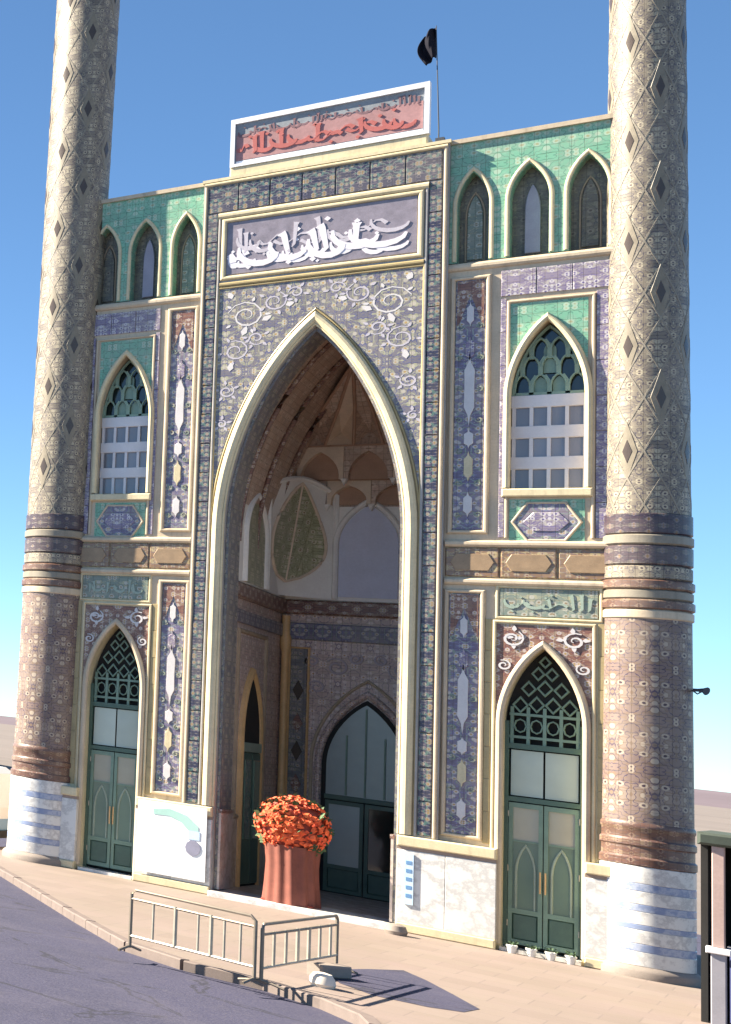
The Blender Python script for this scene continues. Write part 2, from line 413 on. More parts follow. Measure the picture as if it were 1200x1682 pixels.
def arch(cx, hw, zs, za, n=12):
    """pointed Persian arch, left springing to right springing"""
    h = za - zs; P = [(hw, 0), (hw, .43 * h), (.49 * hw, .83 * h), (0, h)]
    r = []
    for i in range(n + 1):
        t = i / n; u = 1 - t
        b = (u ** 3, 3 * u * u * t, 3 * u * t * t, t ** 3)
        r.append((sum(b[k] * P[k][0] for k in range(4)), zs + sum(b[k] * P[k][1] for k in range(4))))
    return [(cx - x, z) for x, z in r] + [(cx + x, z) for x, z in reversed(r[:-1])]
def arch_outline(cx, hw, z0, zs, za, n=12):
    a = arch(cx, hw, zs, za, n)
    return [(cx - hw, z0)] + a + [(cx + hw, z0)]
def arch_plate(mb, x0, x1, z0, z1, cx, hw, zs, za, y0, y1, n=12, back=True):
    """slab with an arched opening that starts at z0"""
    a = arch(cx, hw, zs, za, n)
    def fl(y, flip):
        q = []
        def quad(p):
            vs = [(x, y, z) for x, z in p]; q.append(vs[::-1] if flip else vs)
        if cx - hw - x0 > 1e-4: quad([(x0, z0), (cx - hw, z0), (cx - hw, zs), (x0, zs)]); quad([(x0, zs), (cx - hw, zs), (cx - hw, z1), (x0, z1)])
        if x1 - cx - hw > 1e-4: quad([(cx + hw, z0), (x1, z0), (x1, zs), (cx + hw, zs)]); quad([(cx + hw, zs), (x1, zs), (x1, z1), (cx + hw, z1)])
        for p, r_ in zip(a, a[1:]): quad([p, r_, (r_[0], z1), (p[0], z1)])
        for v in q: mb.add(v, [(0, 1, 2, 3)])
    fl(y0, False)
    if back: fl(y1, True)
    o = [(cx - hw, z0)] + a + [(cx + hw, z0)]; L = 0
    for p, r_ in zip(o, o[1:]):
        d = math.hypot(r_[0] - p[0], r_[1] - p[1])
        mb.add([(p[0], y0, p[1]), (p[0], y1, p[1]), (r_[0], y1, r_[1]), (r_[0], y0, r_[1])], [(0, 1, 2, 3)],
               [((y0, L), (y1, L), (y1, L + d), (y0, L + d))]); L += d
    mb.add([(x0, y0, z0), (x0, y0, z1), (x0, y1, z1), (x0, y1, z0)], [(0, 1, 2, 3)])
    mb.add([(x1, y0, z0), (x1, y1, z0), (x1, y1, z1), (x1, y0, z1)], [(0, 1, 2, 3)])
    mb.add([(x0, y0, z1), (x1, y0, z1), (x1, y1, z1), (x0, y1, z1)], [(0, 1, 2, 3)])
    return mb
def rect_loop(x0, x1, z0, z1): return [(x0, z0), (x1, z0), (x1, z1), (x0, z1)]

# script strokes: flowing calligraphic marks in the manner of the photograph's (illegible) inscriptions
def calligraphy(mb, x0, x1, z0, z1, y0, y1, pen, rnd, tall=True, tight=1.0):
    h = z1 - z0; x = x1 - pen
    while x > x0 + pen * 2:
        k = rnd.random()
        yj = y0 - rnd.uniform(0, .005)
        if k < .42 and tall:
            hh = h * rnd.uniform(.62, .97); ln = rnd.uniform(-.12, .05) * h
            mb.ribbon([(x + ln, z0 + h * .1 + hh * .9), (x + ln * .6, z0 + h * .1 + hh * .8), (x, z0 + h * .25), (x - pen * .6, z0 + h * .16)],
                      [pen * 1.7, pen * 1.1, pen * .8, pen * .3], yj, y1); x -= pen * rnd.uniform(2.0, 2.8) * tight
        elif k < .74:
            ww = min(h * rnd.uniform(.5, .85), x - x0); b = z0 + h * rnd.uniform(.02, .2); pts = []; wd = []
            for i in range(9):
                t = i / 8; an = math.pi * (1.05 * t + .02)
                pts.append((x - ww * .5 + math.cos(an) * ww * .5, b + h * .28 - math.sin(an) * h * .26 + t * h * .12)); wd.append(pen * (.45 + .95 * math.sin(math.pi * t)))
            mb.ribbon(pts, wd, yj, y1); x -= ww * .72 * tight
        else:
            ww = min(h * rnd.uniform(.5, .9), x - x0); b = z0 + h * rnd.uniform(.3, .5); pts = []; wd = []
            for i in range(7):
                t = i / 6; pts.append((x - ww * t, b + math.sin(t * 6.3) * h * .13)); wd.append(pen * (.7 + .5 * math.cos(t * 6.3)))
            mb.ribbon(pts, wd, yj, y1); x -= ww * .6 * tight
        if rnd.random() < .5:
            dx = x + pen * rnd.uniform(0, 2); dz = z0 + h * rnd.choice((.06, .72, .85)); r = pen * .55
            mb.poly([(dx - r, dz), (dx, dz - r), (dx + r, dz), (dx, dz + r)], yj, y1)
    return mb
def scroll(mb, cx, cz, r, turns, y0, y1, wd, flip=1, a0=0.0):
    pts = []; ws = []; n = 18
    for i in range(n + 1):
        t = i / n; an = a0 + flip * turns * 2 * math.pi * t; rr = r * (1 - .82 * t)
        pts.append((cx + rr * math.cos(an), cz + rr * math.sin(an))); ws.append(wd * (.35 + .8 * math.sin(math.pi * min(1, t + .08))))
    mb.ribbon(pts, ws, y0, y1)
def leaf(mb, x, z, an, ln, wd, y0, y1):
    c, s_ = math.cos(an), math.sin(an)
    pts = [(0, 0), (.35, -.5), (.75, -.32), (1, 0), (.75, .32), (.35, .5)]
    mb.poly([(x + (a * ln) * c - b * wd * s_, z + (a * ln) * s_ + b * wd * c) for a, b in pts], y0, y1)

# ================================================================== SETTING
def ground_sheet(name, pts, z, mat, **t):
    mb = MB(); mb.add([(x, y, z) for x, y in pts], [tuple(range(len(pts)))])
    return mb.build(name, mat, **t)
gm = MB(); G0 = 3000; nn_ = 24
ground_sheet('ground', [(-G0, -400), (G0, -400), (G0, G0), (-G0, G0)], -.135, 'earth', kind='structure')
ground_sheet('road', [(-40, -60), (40, -60), (40, 14), (-40, 14)], -.12, 'asphalt', kind='structure')
# forecourt slab with a kerb along its front edge
fc = [(-2.15, -5.6), (-1.1, -7.35), (.1, -9.25), (.85, -9.75), (1.7, -9.85), (2.35, -10.3), (2.8, -10.9), (4.3, -15.5), (12, -15.5), (12, 6.5), (-5.6, 6.5), (-5.6, .0), (-4.2, -2.2)]
def slab(pts, z0, z1):
    mb = MB(); n = len(pts)
    mb.add([(x, y, z1) for x, y in pts] + [(x, y, z0) for x, y in pts], [tuple(range(n))] + [(n + i, n + (i + 1) % n, (i + 1) % n, i) for i in range(n)])
    return mb
forecourt = slab(fc, -.2, 0.0).build('forecourt', 'paving', kind='structure')
patch = ground_sheet('painted_shade_patch', [(1.86, -7.35), (2.05, -6.5), (2.30, -5.75), (2.62, -6.35), (3.02, -7.3), (3.36, -8.15), (3.30, -8.75), (3.02, -9.0), (2.55, -9.05), (2.15, -8.6), (1.95, -8.0)], .004, 'asphalt', kind='structure')  # dark sheet painting a cast shadow on the paving, in the road's material
# kerb stones
kerb = empty('kerb'); kerb['kind'] = 'structure'
path = [(-4.2, -2.2), (-2.15, -5.6), (-1.1, -7.35), (.1, -9.25), (.85, -9.75), (1.7, -9.85), (2.35, -10.3), (2.8, -10.9), (4.3, -15.5)]
for a, b in zip(path, path[1:]):
    a = Vector(a); b = Vector(b); L = (b - a).length; k = max(1, round(L / .62)); d = (b - a) / k; t = d.normalized(); nr = Vector((t.y, -t.x))
    for i in range(k):
        p = a + d * i + t * .006; q = a + d * (i + 1) - t * .006; zt = .012 + random.uniform(-.006, .008)
        o1 = nr * .07; o2 = -nr * .06
        c = [p + o2, q + o2, q + o1, p + o1]
        mb = MB(); e = .015
        top = [p + o2, q + o2, q + o1 - nr * e, p + o1 - nr * e]
        mb.add([(v.x, v.y, zt) for v in top] + [(v.x, v.y, zt - e) for v in c] + [(v.x, v.y, -.2) for v in c],
               [(3, 2, 1, 0)] + [(4 + i_, 4 + (i_ + 1) % 4, (i_ + 1) % 4, i_) for i_ in range(4)] + [(8 + i_, 8 + (i_ + 1) % 4, 4 + (i_ + 1) % 4, 4 + i_) for i_ in range(4)])
        mb.build('kerb_stone', 'kerb', kerb)
# far hills
def hills(y0, hmax, seed, x0, x1):
    rnd = random.Random(seed); mb = MB(); nx, ny = 90, 10; ph = [rnd.uniform(0, 6.28) for _ in range(7)]
    vs = []
    for j in range(ny + 1):
        for i in range(nx + 1):
            x = x0 + (x1 - x0) * i / nx; t = j / ny
            r = sum(math.sin(x * .0011 * (1.7 ** k) + ph[k] + t * k * .6) / (1.55 ** k) for k in range(7)) / 2.4
            vs.append((x, y0 + 900 * t, -1 + max(0, hmax * (.62 + .38 * r) * math.sin(min(1, t * 1.25) * 1.57) * (1 - .1 * t))))
    fs = [(j * (nx + 1) + i, j * (nx + 1) + i + 1, (j + 1) * (nx + 1) + i + 1, (j + 1) * (nx + 1) + i) for j in range(ny) for i in range(nx)]
    mb.add(vs, fs, smooth=True)
    return mb.build('hills', 'hill', kind='structure')
hills(1900, 24, 4, -2900, 2900)

# ================================================================== SHRINE
shrine = empty('shrine', 'tiled shrine facade with tall pointed arch portal between two minarets', 'shrine', (0, 0, 0))
rnd = random.Random(3)
PY = 0.0       # portal face
WY = 0.10      # wing face
HW, ZS, ZA = 1.28, 7.0, 10.92

# ---- portal wall with the great arch
arch_plate(MB(), -1.80, 1.80, 0, 14.10, 0, HW, ZS, ZA, PY, .85, 18).build('portal_wall', 'grey_strip', shrine)
# iwan soffit lining (a dark tiled ring inside the arch) is the reveal of a second, slightly narrower slab
mb = MB(); a_o = arch_outline(0, HW - .005, .12, ZS, ZA - .006, 18); a_i = arch_outline(0, HW - .05, .12, ZS, ZA - .075, 18)
L = 0
for i in range(len(a_o) - 1):
    p, q, p2, q2 = a_o[i], a_o[i + 1], a_i[i], a_i[i + 1]; d = math.hypot(q[0] - p[0], q[1] - p[1])
    mb.add([(p[0], .10, p[1]), (q[0], .10, q[1]), (q2[0], .10, q2[1]), (p2[0], .10, p2[1])], [(3, 2, 1, 0)])
    mb.add([(p2[0], .10, p2[1]), (p2[0], .84, p2[1]), (q2[0], .84, q2[1]), (q2[0], .10, q2[1])], [(0, 1, 2, 3)], [((.1, L), (.84, L), (.84, L + d), (.1, L + d))]); L += d
mb.build('arch_soffit', 'soffit', shrine)
for sx in (-1, 1):
    a, b = sorted((sx * (HW - .05), sx * (HW - .085)))
    rd = MB().bx(a, b, .09, .83, .12, 1.55).build('reveal_dado', 'marble_in', shrine)
    MB().bx(a - .012, b + .012, .085, .835, 1.55, 1.62).build('cap_moulding', 'rust', rd)
# cream arch moulding: two rolls and a flat fillet
leg = 1.66
mo = empty('arch_moulding', parent=shrine)
def arch_line(off, zb): 
    return [(-HW - off, zb)] + arch(0, HW + off, ZS, ZA + off * 1.5, 18) + [(HW + off, zb)]
MB().sweep(arch_line(.115, leg), .17, PY, .085, prof=6).build('roll', 'cream', mo)
MB().sweep(arch_line(.025, leg), .045, PY - .002, .04, prof=4).build('roll', 'cream', mo)
MB().sweep(arch_line(.222, leg), .04, PY, .03, prof=4).build('roll', 'yellow_line', mo)

# ---- outer border of dark mosaic pieces
bd = empty('portal_border', parent=shrine)
def strip_pieces(parent, x0, x1, z0, z1, n, y, mat, horiz=False, name='tile', ch=.012, th=.03):
    base = None
    for i in range(n):
        if horiz: w_ = (x1 - x0) / n; b = (x0 + i * w_, x0 + (i + 1) * w_ - .008, z0, z1)
        else: h_ = (z1 - z0) / n; b = (x0, x1, z0 + i * h_, z0 + (i + 1) * h_ - .008)
        MB().bx(b[0], b[1], y - th + rnd.uniform(-.003, .003), y + .02, b[2], b[3], ch).build(name, mat, parent)
strip_pieces(bd, 1.545, 1.715, 1.68, 13.42, 20, PY, 'navy')
strip_pieces(bd, -1.715, -1.545, 1.68, 13.42, 20, PY, 'navy')
strip_pieces(bd, -1.715, 1.715, 13.44, 14.00, 7, PY, 'navy', True)
for sx in (-1, 1):
    MB().sweep([(sx * 1.755, 1.66), (sx * 1.755, 14.06)], .055, PY, .045).build('border_bead', 'pink_cream', shrine)
    MB().sweep([(sx * 1.515, 1.66), (sx * 1.515, 13.36)], .05, PY, .04).build('border_bead', 'grey_strip', shrine)
MB().sweep([(-1.78, 14.05), (1.78, 14.05)], .075, PY, .06).build('border_bead', 'cream', shrine)
MB().sweep([(-1.54, 13.36), (1.54, 13.36)], .14, PY, .06).build('border_bead', 'cream', shrine)

# ---- inscription panel
ip = MB().bx(-1.40, 1.40, PY - .02, PY + .02, 12.12, 13.20, .012).build('inscription_panel', 'inscription', shrine)
MB().sweep(rect_loop(-1.44, 1.44, 12.06, 13.25), .09, PY, .055, True).build('frame', 'cream', ip)
calligraphy(MB(), -1.34, 1.34, 12.18, 13.14, PY - .030, PY - .015, .088, random.Random(11), True, .68).build('calligraphy', 'script_white', ip, kind='stuff')
calligraphy(MB(), -1.34, 1.34, 12.16, 12.75, PY - .024, PY - .015, .06, random.Random(17), False, .9).build('calligraphy', 'script_white', ip, kind='stuff')
calligraphy(MB(), -1.34, 1.34, 12.42, 13.1, PY - .028, PY - .015, .055, random.Random(5), True, .8).build('calligraphy', 'script_lav', ip, kind='stuff')
MB().sweep([(-1.49, 11.93), (1.49, 11.93)], .10, PY, .05).build('border_bead', 'yellow_line', shrine)

# ---- spandrels
def half_spandrel(sx):
    a = [p for p in arch(0, HW + .25, ZS, ZA + .375, 18)]
    pts = a[:19] if sx < 0 else a[18:]
    mb = MB(); yf = PY - .015
    zt = 11.84
    for p, q in zip(pts, pts[1:]):
        if p[1] > 11.8 or q[1] > 11.8: pass
        mb.add([(p[0], yf, p[1]), (q[0], yf, q[1]), (q[0], yf, zt), (p[0], yf, zt)], [(0, 1, 2, 3)])
        mb.add([(p[0], yf, p[1]), (p[0], PY + .01, p[1]), (q[0], PY + .01, q[1]), (q[0], yf, q[1])], [(0, 1, 2, 3)])
    return mb.build('spandrel', 'lav', shrine)
for sx in (-1, 1):
    sp = half_spandrel(sx); y0, y1 = PY - .0175, PY - .010
    for (x, z, r, tn, a0) in ((1.05, 11.25, .30, 1.7, .3), (.62, 11.48, .20, 1.5, 2), (1.20, 10.55, .22, 1.6, 1), (.30, 11.62, .12, 1.3, 0), (1.32, 9.75, .13, 1.5, 2.2), (.88, 10.78, .14, 1.4, 4), (1.38, 9.1, .08, 1.4, 1)):
        mb = MB(); scroll(mb, sx * x, z, r, tn, y0, y1, .026, sx, a0 if sx > 0 else math.pi - a0)
        for q in range(5):
            an = q * 1.26 + x * 3; leaf(mb, sx * (x + math.cos(an) * r * .95), z + math.sin(an) * r * .95, an if sx > 0 else math.pi - an, .10, .05, y0 - .0006 * (q + 1), y1)
        mb.build('arabesque', 'script_lav' if r < .25 else 'white_tile', sp)
    
    for (x, z, l_, an) in ((1.10, 10.85, .2, 1.9), (1.28, 10.15, .18, 1.7), (.80, 11.12, .17, 2.6), (1.28, 11.62, .15, 1.2), (.45, 11.38, .14, 2.8)):
        mb = MB(); leaf(mb, sx * x, z, an if sx > 0 else math.pi - an, l_, .10, y0 - .002, y1); mb.build('leaf', 'white_tile', sp)
MB().sweep([(-1.50, ZS + .2), (-1.50, 11.86), (1.50, 11.86), (1.50, ZS + .2)], .05, PY, .035).build('border_bead', 'yellow_line', shrine)

# ---- parapet and roof
MB().bx(-1.82, 1.82, -.04, .9, 14.10, 14.16).build('parapet', 'cream', shrine)
MB().bx(-1.40, 1.50, .02, .6, 14.16, 14.36, .02).build('parapet', 'cream', shrine)
MB().bx(-3.95, 3.95, .86, 5.9, 11.2, 11.6).build('roof', 'brick', shrine)

# ---- wings
def wing(sx):
    side = 'right' if sx > 0 else 'left'
    def X(a, b): return (a, b) if sx > 0 else (-b, -a)
    xo = 4.15
    # frieze with three blind pointed niches
    cents = (2.10, 2.80, 3.50); hw = (.20, .235, .225)
    edges = (1.80, 2.43, 3.16, xo)
    for i in range(3):
        x0, x1 = X(edges[i], edges[i + 1]); cx = sx * cents[i]
        nb = empty('blind_niche', parent=shrine)
        arch_plate(MB(), x0, x1, 11.86, 14.08, cx, hw[i], 12.9, 13.52, WY, WY + .32, 10, back=False).build('niche_surround', 'teal', nb)
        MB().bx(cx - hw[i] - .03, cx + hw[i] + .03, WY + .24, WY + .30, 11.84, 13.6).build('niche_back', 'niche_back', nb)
        MB().sweep([(cx - hw[i] - .035, 11.88)] + arch(cx, hw[i] + .035, 12.9, 13.58, 10) + [(cx + hw[i] + .035, 11.88)], .06, WY, .03).build('arch_frame', 'cream', nb)
        if i == 1:
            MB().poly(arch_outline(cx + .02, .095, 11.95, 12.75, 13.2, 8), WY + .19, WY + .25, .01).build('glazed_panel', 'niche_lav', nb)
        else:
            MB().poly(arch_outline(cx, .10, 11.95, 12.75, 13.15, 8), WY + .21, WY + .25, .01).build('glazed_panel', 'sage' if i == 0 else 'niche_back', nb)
            MB().sweep(arch_outline(cx, .12, 11.93, 12.76, 13.2, 8), .03, WY + .24, .02).build('panel_bead', 'brick', nb)
    x0, x1 = X(1.80, xo)
    MB().bx(x0, x1, WY + .33, .9, 11.6, 14.06).build('wing_wall', 'brick', shrine)
    MB().bx(x0, x1, WY - .05, .92, 14.08, 14.16).build('parapet', 'pink_cream', shrine)
    MB().sweep([(x0, 11.77), (x1, 11.77)], .15, WY, .06).build('string_course', 'pink_cream', shrine)
    # plain ground of the wing, upper storey
    wx0, wx1 = X(2.58, 3.50)
    cw = sx * 3.04; whw = .46
    arch_plate(MB(), *X(2.44, xo), 7.70, 11.72, cw, whw, 9.35, 10.68, WY, WY + .34, 12).build('wing_wall', 'pink_cream', shrine)
    MB().bx(*X(2.44, xo), WY, WY + .34, 6.80, 7.70).build('wing_wall', 'pink_cream', shrine)
    MB().bx(*X(1.80, 2.44), WY, WY + .34, 0, 11.72).build('wing_wall', 'pink_cream', shrine)
    # tall panels, upper and lower
    def tall(xa, xb, za, zb, low):
        xa, xb = X(xa, xb); c = (xa + xb) / 2; wd = xb - xa; h = zb - za
        tp = MB().bx(xa, xb, WY - .012, WY + .02, za, zb, .008).build('tile_panel', 'panel_dark', shrine)
        MB().sweep(rect_loop(xa - .035, xb + .035, za - .035, zb + .035), .07, WY, .05, True).build('frame', 'pink_cream', tp)
        y0, y1 = WY - .028, WY - .008
        MB().poly([(xa + .02, zb - .02), (xa + .02, zb - h * .2), (c - wd * .2, zb - h * .12), (c, zb - h * .06), (c + wd * .2, zb - h * .12), (xb - .02, zb - h * .2), (xb - .02, zb - .02)], y0 + .006, y1).build('corner_tile', 'rust', tp, label='rust red head of the panel')
        # slender white lozenge and small rosettes on the axis
        for (zz, hh, ww, mt) in ((.56, .30, .40, 'white_tile'), (.86, .10, .28, 'white_tile'), (.72, .10, .34, 'lav_band'), (.36, .075, .36, 'white_tile'), (.25, .12, .34, 'cream'), (.10, .10, .34, 'white_tile')):
            zc = za + h * zz; a = h * hh / 2; b = wd * ww / 2
            o = []
            for k in range(12):
                an = k * math.pi / 6; rr = 1 if k % 2 == 0 else .82
                o.append((c + math.sin(an) * b * rr * (.55 if k in (1, 5, 7, 11) else 1), zc - math.cos(an) * a * rr))
            MB().poly(o, y0, y1, .004).build('medallion', mt, tp)
        mb = MB()
        for q in range(7):
            zc = za + h * (.06 + q * .125)
            for s2 in (-1, 1):
                scroll(mb, c + s2 * wd * .33, zc, wd * .13, 1.3, y0 + .004, y1, .022, s2, q)
        mb.build('arabesque', 'sage', tp, kind='stuff')
        return tp
    tall(1.90, 2.28, 7.03, 11.52, False)
    tall(1.88, 2.26, 1.80, 5.92, True)
    # window surround: lavender band round a teal field
    xa, xb = X(2.46, 3.78)
    def band(x0_, x1_, z0_, z1_, n, hz):
        strip_pieces(wb, x0_, x1_, z0_, z1_, n, WY, 'lav_band', hz, th=.022, ch=.006)
    wb = empty('window_border', parent=shrine)
    band(*X(2.47, 2.62 - .08), 6.9, 11.12, 7, False); band(*X(3.60, 3.76), 6.9, 11.12, 7, False)
    band(*X(2.47, 3.76), 11.16, 11.62, 3, True)
    MB().sweep([(X(2.565, 3.57)[0], 6.9), (X(2.565, 3.57)[0], 11.05), (X(2.565, 3.57)[1], 11.05), (X(2.565, 3.57)[1], 6.9)], .05, WY, .04).build('border_bead', 'pink_cream', shrine)
    tf0, tf1 = X(2.60, 3.535)
    f = MB(); a = arch(cw, whw + .005, 9.35, 10.69, 12)
    for p, q in zip(a, a[1:]): f.add([(p[0], WY - .012, p[1]), (q[0], WY - .012, q[1]), (q[0], WY - .012, 11.01), (p[0], WY - .012, 11.01)], [(0, 1, 2, 3)])
    f.build('window_spandrel', 'teal', shrine)
    # window
    win = empty('window', parent=shrine)
    MB().sweep([(cw - whw - .02, 7.76)] + arch(cw, whw + .02, 9.35, 10.73, 12) + [(cw + whw + .02, 7.76)], .10, WY - .012, .07, prof=6).build('frame', 'cream', win)
    MB().bx(cw - whw - .07, cw + whw + .07, WY - .09, WY + .3, 7.60, 7.74, .02).build('sill', 'cream', win)
    gy = WY + .20
    MB().poly(arch_outline(cw, whw + .03, 7.6, 9.35, 10.75, 10), gy + .10, gy + .13).build('dark_interior', 'glass_dark', win)
    # lower light: four columns by three rows of grey panes between white rails
    zr = [7.78, 8.32, 8.86, 9.40]; nc = 4; cwid = 2 * (whw - .04) / nc
    for r_ in range(3):
        for k in range(nc):
            xx = cw - whw + .04 + k * cwid
            MB().bx(xx + .018, xx + cwid - .018, gy + .03, gy + .05, zr[r_] + .015, zr[r_ + 1] - .20, 0).build('pane', 'glass_grey', win)
    mb = MB()
    for z in zr[1:]: mb.bx(cw - whw + .003, cw + whw - .003, gy - .02, gy + .035, z - .205, z + .01, .01)
    mb.build('rail', 'win_white', win)
    for k in range(nc + 1):
        xx = cw - whw + .04 + k * cwid
        MB().bx(max(xx - .022, cw - whw), min(xx + .022, cw + whw), gy - .01, gy + .04, 7.74, 9.2).build('mullion', 'win_white', win)
    # pointed head: pierced lattice of small pointed lights in rising rows
    mb = MB()
    for r_, (zc, n_) in enumerate(((9.62, 4), (9.95, 3), (10.25, 2))):
        for k in range(n_ + 1):
            xx = cw + (k - n_ / 2) * .215
            pa = arch(cw, whw, 9.35, 10.68, 12)
            mb.ribbon([(xx, zc - .2), (xx, zc + .0), (xx + (.05 if k < n_ / 2 else -.05), zc + .14)], [.055, .06, .03], gy, gy + .05)
        for k in range(n_):
            xx = cw + (k - n_ / 2 + .5) * .215
            mb.sweep(arch(xx, .09, zc - .03, zc + .16, 4), .035, gy + .02, .03, prof=3)
    mb.bx(cw - whw + .02, cw + whw - .02, gy, gy + .05, 9.40, 9.46)
    mb.sweep(arch(cw, whw - .03, 9.38, 10.62, 10), .05, gy + .03, .04, prof=3)
    mb.build('lattice', 'win_green', win)
    for (dx, zc) in ((-.11, 9.62), (.11, 9.62), (0, 9.95), (0, 10.22)):
        MB().poly(arch_outline(cw + dx, .075, zc - .15, zc - .02, zc + .12, 4), gy + .055, gy + .065).build('pane', 'win_green', win)
    # medallion below the sill
    md = empty('sill_medallion', parent=shrine)
    o = [(cw - .40, 7.17), (cw - .22, 6.86), (cw + .22, 6.86), (cw + .40, 7.17), (cw + .22, 7.50), (cw - .22, 7.50)]
    MB().bx(cw - .44, cw + .44, WY - .008, WY + .01, 6.84, 7.56).build('field', 'teal', md)
    MB().poly(o, WY - .024, WY, .006).build('hexagon_tile', 'panel_dark', md)
    MB().poly([(cw + (x - cw) * .68, 7.17 + (z - 7.17) * .5) for x, z in o], WY - .035, WY - .01, .006).build('centre_tile', 'lav_band', md)
    MB().sweep(o, .045, WY, .04, True).build('frame', 'pink_cream', md)
    # belt between storeys
    bx0, bx1 = X(1.82, 3.86)
    bp = empty('belt_course', parent=shrine)
    MB().sweep([(bx0, 6.79), (bx1, 6.79)], .13, WY, .07).build('moulding', 'pink_cream', bp)
    MB().sweep([(bx0, 6.13), (bx1, 6.13)], .13, WY, .07).build('moulding', 'pink_cream', bp)
    strip_pieces(bp, bx0, bx1, 6.21, 6.72, 3, WY, 'belt', True, 'cartouche', .02, .03)
    for k in range(3):
        ww = (bx1 - bx0) / 3; c = bx0 + ww * (k + .5)
        MB().poly([(c - ww * .4, 6.465), (c - ww * .3, 6.32), (c + ww * .3, 6.32), (c + ww * .4, 6.465), (c + ww * .3, 6.61), (c - ww * .3, 6.61)], WY - .045, WY - .02, .006).build('cartouche_panel', 'cart', bp)
    # lower storey: ground, door opening
    dx, dhw, dzs, dza = sx * 3.02, .46, 3.75, 5.04
    arch_plate(MB(), *X(2.44, xo), 0.0, 6.80, dx, dhw, dzs, dza, WY, WY + .40, 12).build('wing_wall', 'cream', shrine)
    MB().bx(*X(2.50, 3.64), WY - .02, WY + .01, 5.56, 6.03, .01).build('inscription_tablet', 'sage', shrine)
    mbc = calligraphy(MB(), X(2.56, 3.58)[0], X(2.56, 3.58)[1], 5.62, 5.98, WY - .03, WY - .015, .035, random.Random(31 + sx))
    mbc.build('calligraphy', 'door_light', shrine, kind='stuff')
    MB().sweep(rect_loop(*X(2.47, 3.67), 5.53, 6.06), .045, WY, .03, True).build('border_bead', 'cream', shrine)
    ds = MB(); a = arch(dx, dhw + .09, dzs, dza + .13, 12)
    for p, q in zip(a, a[1:]): ds.add([(p[0], WY - .012, p[1]), (q[0], WY - .012, q[1]), (q[0], WY - .012, 5.42), (p[0], WY - .012, 5.42)], [(0, 1, 2, 3)])
    dsp = ds.build('door_spandrel', 'rust', shrine)
    mb = MB()
    for s2 in (-1, 1):
        scroll(mb, dx + s2 * .36, 5.18, .14, 1.5, WY - .03, WY - .008, .03, s2, 1); scroll(mb, dx + s2 * .46, 4.72, .09, 1.5, WY - .03, WY - .008, .025, s2, 2)
        for q in range(4): leaf(mb, dx + s2 * (.34 + .1 * math.cos(q * 1.6)), 5.2 + .1 * math.sin(q * 1.6), q * 1.6, .1, .06, WY - .028, WY - .008)
    mb.build('arabesque', 'white_tile', dsp, kind='stuff')
    MB().sweep([(dx - dhw - .04, .1)] + arch(dx, dhw + .04, dzs, dza + .06, 12) + [(dx + dhw + .04, .1)], .10, WY - .012, .055, prof=6).build('door_frame', 'pink_cream', shrine)
    MB().sweep([(dx - .575, 1.62), (dx - .575, 5.46), (dx + .575, 5.46), (dx + .575, 1.62)], .05, WY, .04).build('border_bead', 'cream', shrine)
    strip_pieces(bd, *X(3.64, 3.74), 1.7, 5.5, 7, WY, 'yellow_line', th=.02, ch=.005)
    strip_pieces(bd, *X(2.33, 2.41), 1.7, 5.5, 7, WY, 'yellow_line', th=.02, ch=.005)
    # ---- door: pierced pointed head, frosted transom, two leaves
    door = empty('door', parent=shrine); gy = WY + .22
    MB().poly(arch_outline(dx, dhw + .03, .0, dzs, dza + .06, 10), gy + .12, gy + .15).build('backing', 'dark', door)
    mb = MB()
    mb.bx(dx - dhw, dx - dhw + .05, gy - .03, gy + .08, .06, 3.8); mb.bx(dx + dhw - .05, dx + dhw, gy - .03, gy + .08, .06, 3.8)
    mb.bx(dx - dhw + .05, dx + dhw - .05, gy - .03, gy + .08, 3.34, 3.43); mb.bx(dx - dhw + .05, dx + dhw - .05, gy - .03, gy + .08, 2.46, 2.54)
    mb.build('frame', 'door_green', door)
    mb = MB()
    for z in (3.54, 3.92): mb.bx(dx - dhw + .05, dx + dhw - .05, gy, gy + .05, z - .022, z + .022)
    for k in range(5):
        xx = dx + (k - 2) * .19; zt = 4.30 if abs(k - 2) == 2 else (4.62 if abs(k - 2) == 1 else 4.86)
        mb.bx(xx - .02, xx + .02, gy + .002, gy + .048, 3.43, min(zt, 4.05))
    for (xx, zc, r_) in ((-.285, 4.08, .085), (-.095, 4.1, .085), (.095, 4.1, .085), (.285, 4.08, .085), (-.19, 4.36, .08), (0, 4.38, .085), (.19, 4.36, .08), (-.08, 4.62, .07), (.08, 4.62, .07), (0, 4.82, .06)):
        mb.sweep([(dx + xx, zc - r_ * 1.4), (dx + xx + r_, zc), (dx + xx, zc + r_ * 1.5), (dx + xx - r_, zc)], .032, gy + .03, .03, True, 3)
    for (xx, zc) in ((-.285, 3.73), (-.095, 3.73), (.095, 3.73), (.285, 3.73)):
        mb.sweep([(dx + xx + .07 * math.cos(t * .785), zc + .11 * math.sin(t * .785)) for t in range(8)], .026, gy + .03, .03, True, 3)
    mb.build('lattice', 'door_bar', door)
    for k in range(2):
        MB().bx(dx + (k - 1) * .4 + .012, dx + k * .4 - .012, gy + .02, gy + .04, 2.56, 3.32).build('transom_pane', 'glass_mist', door)
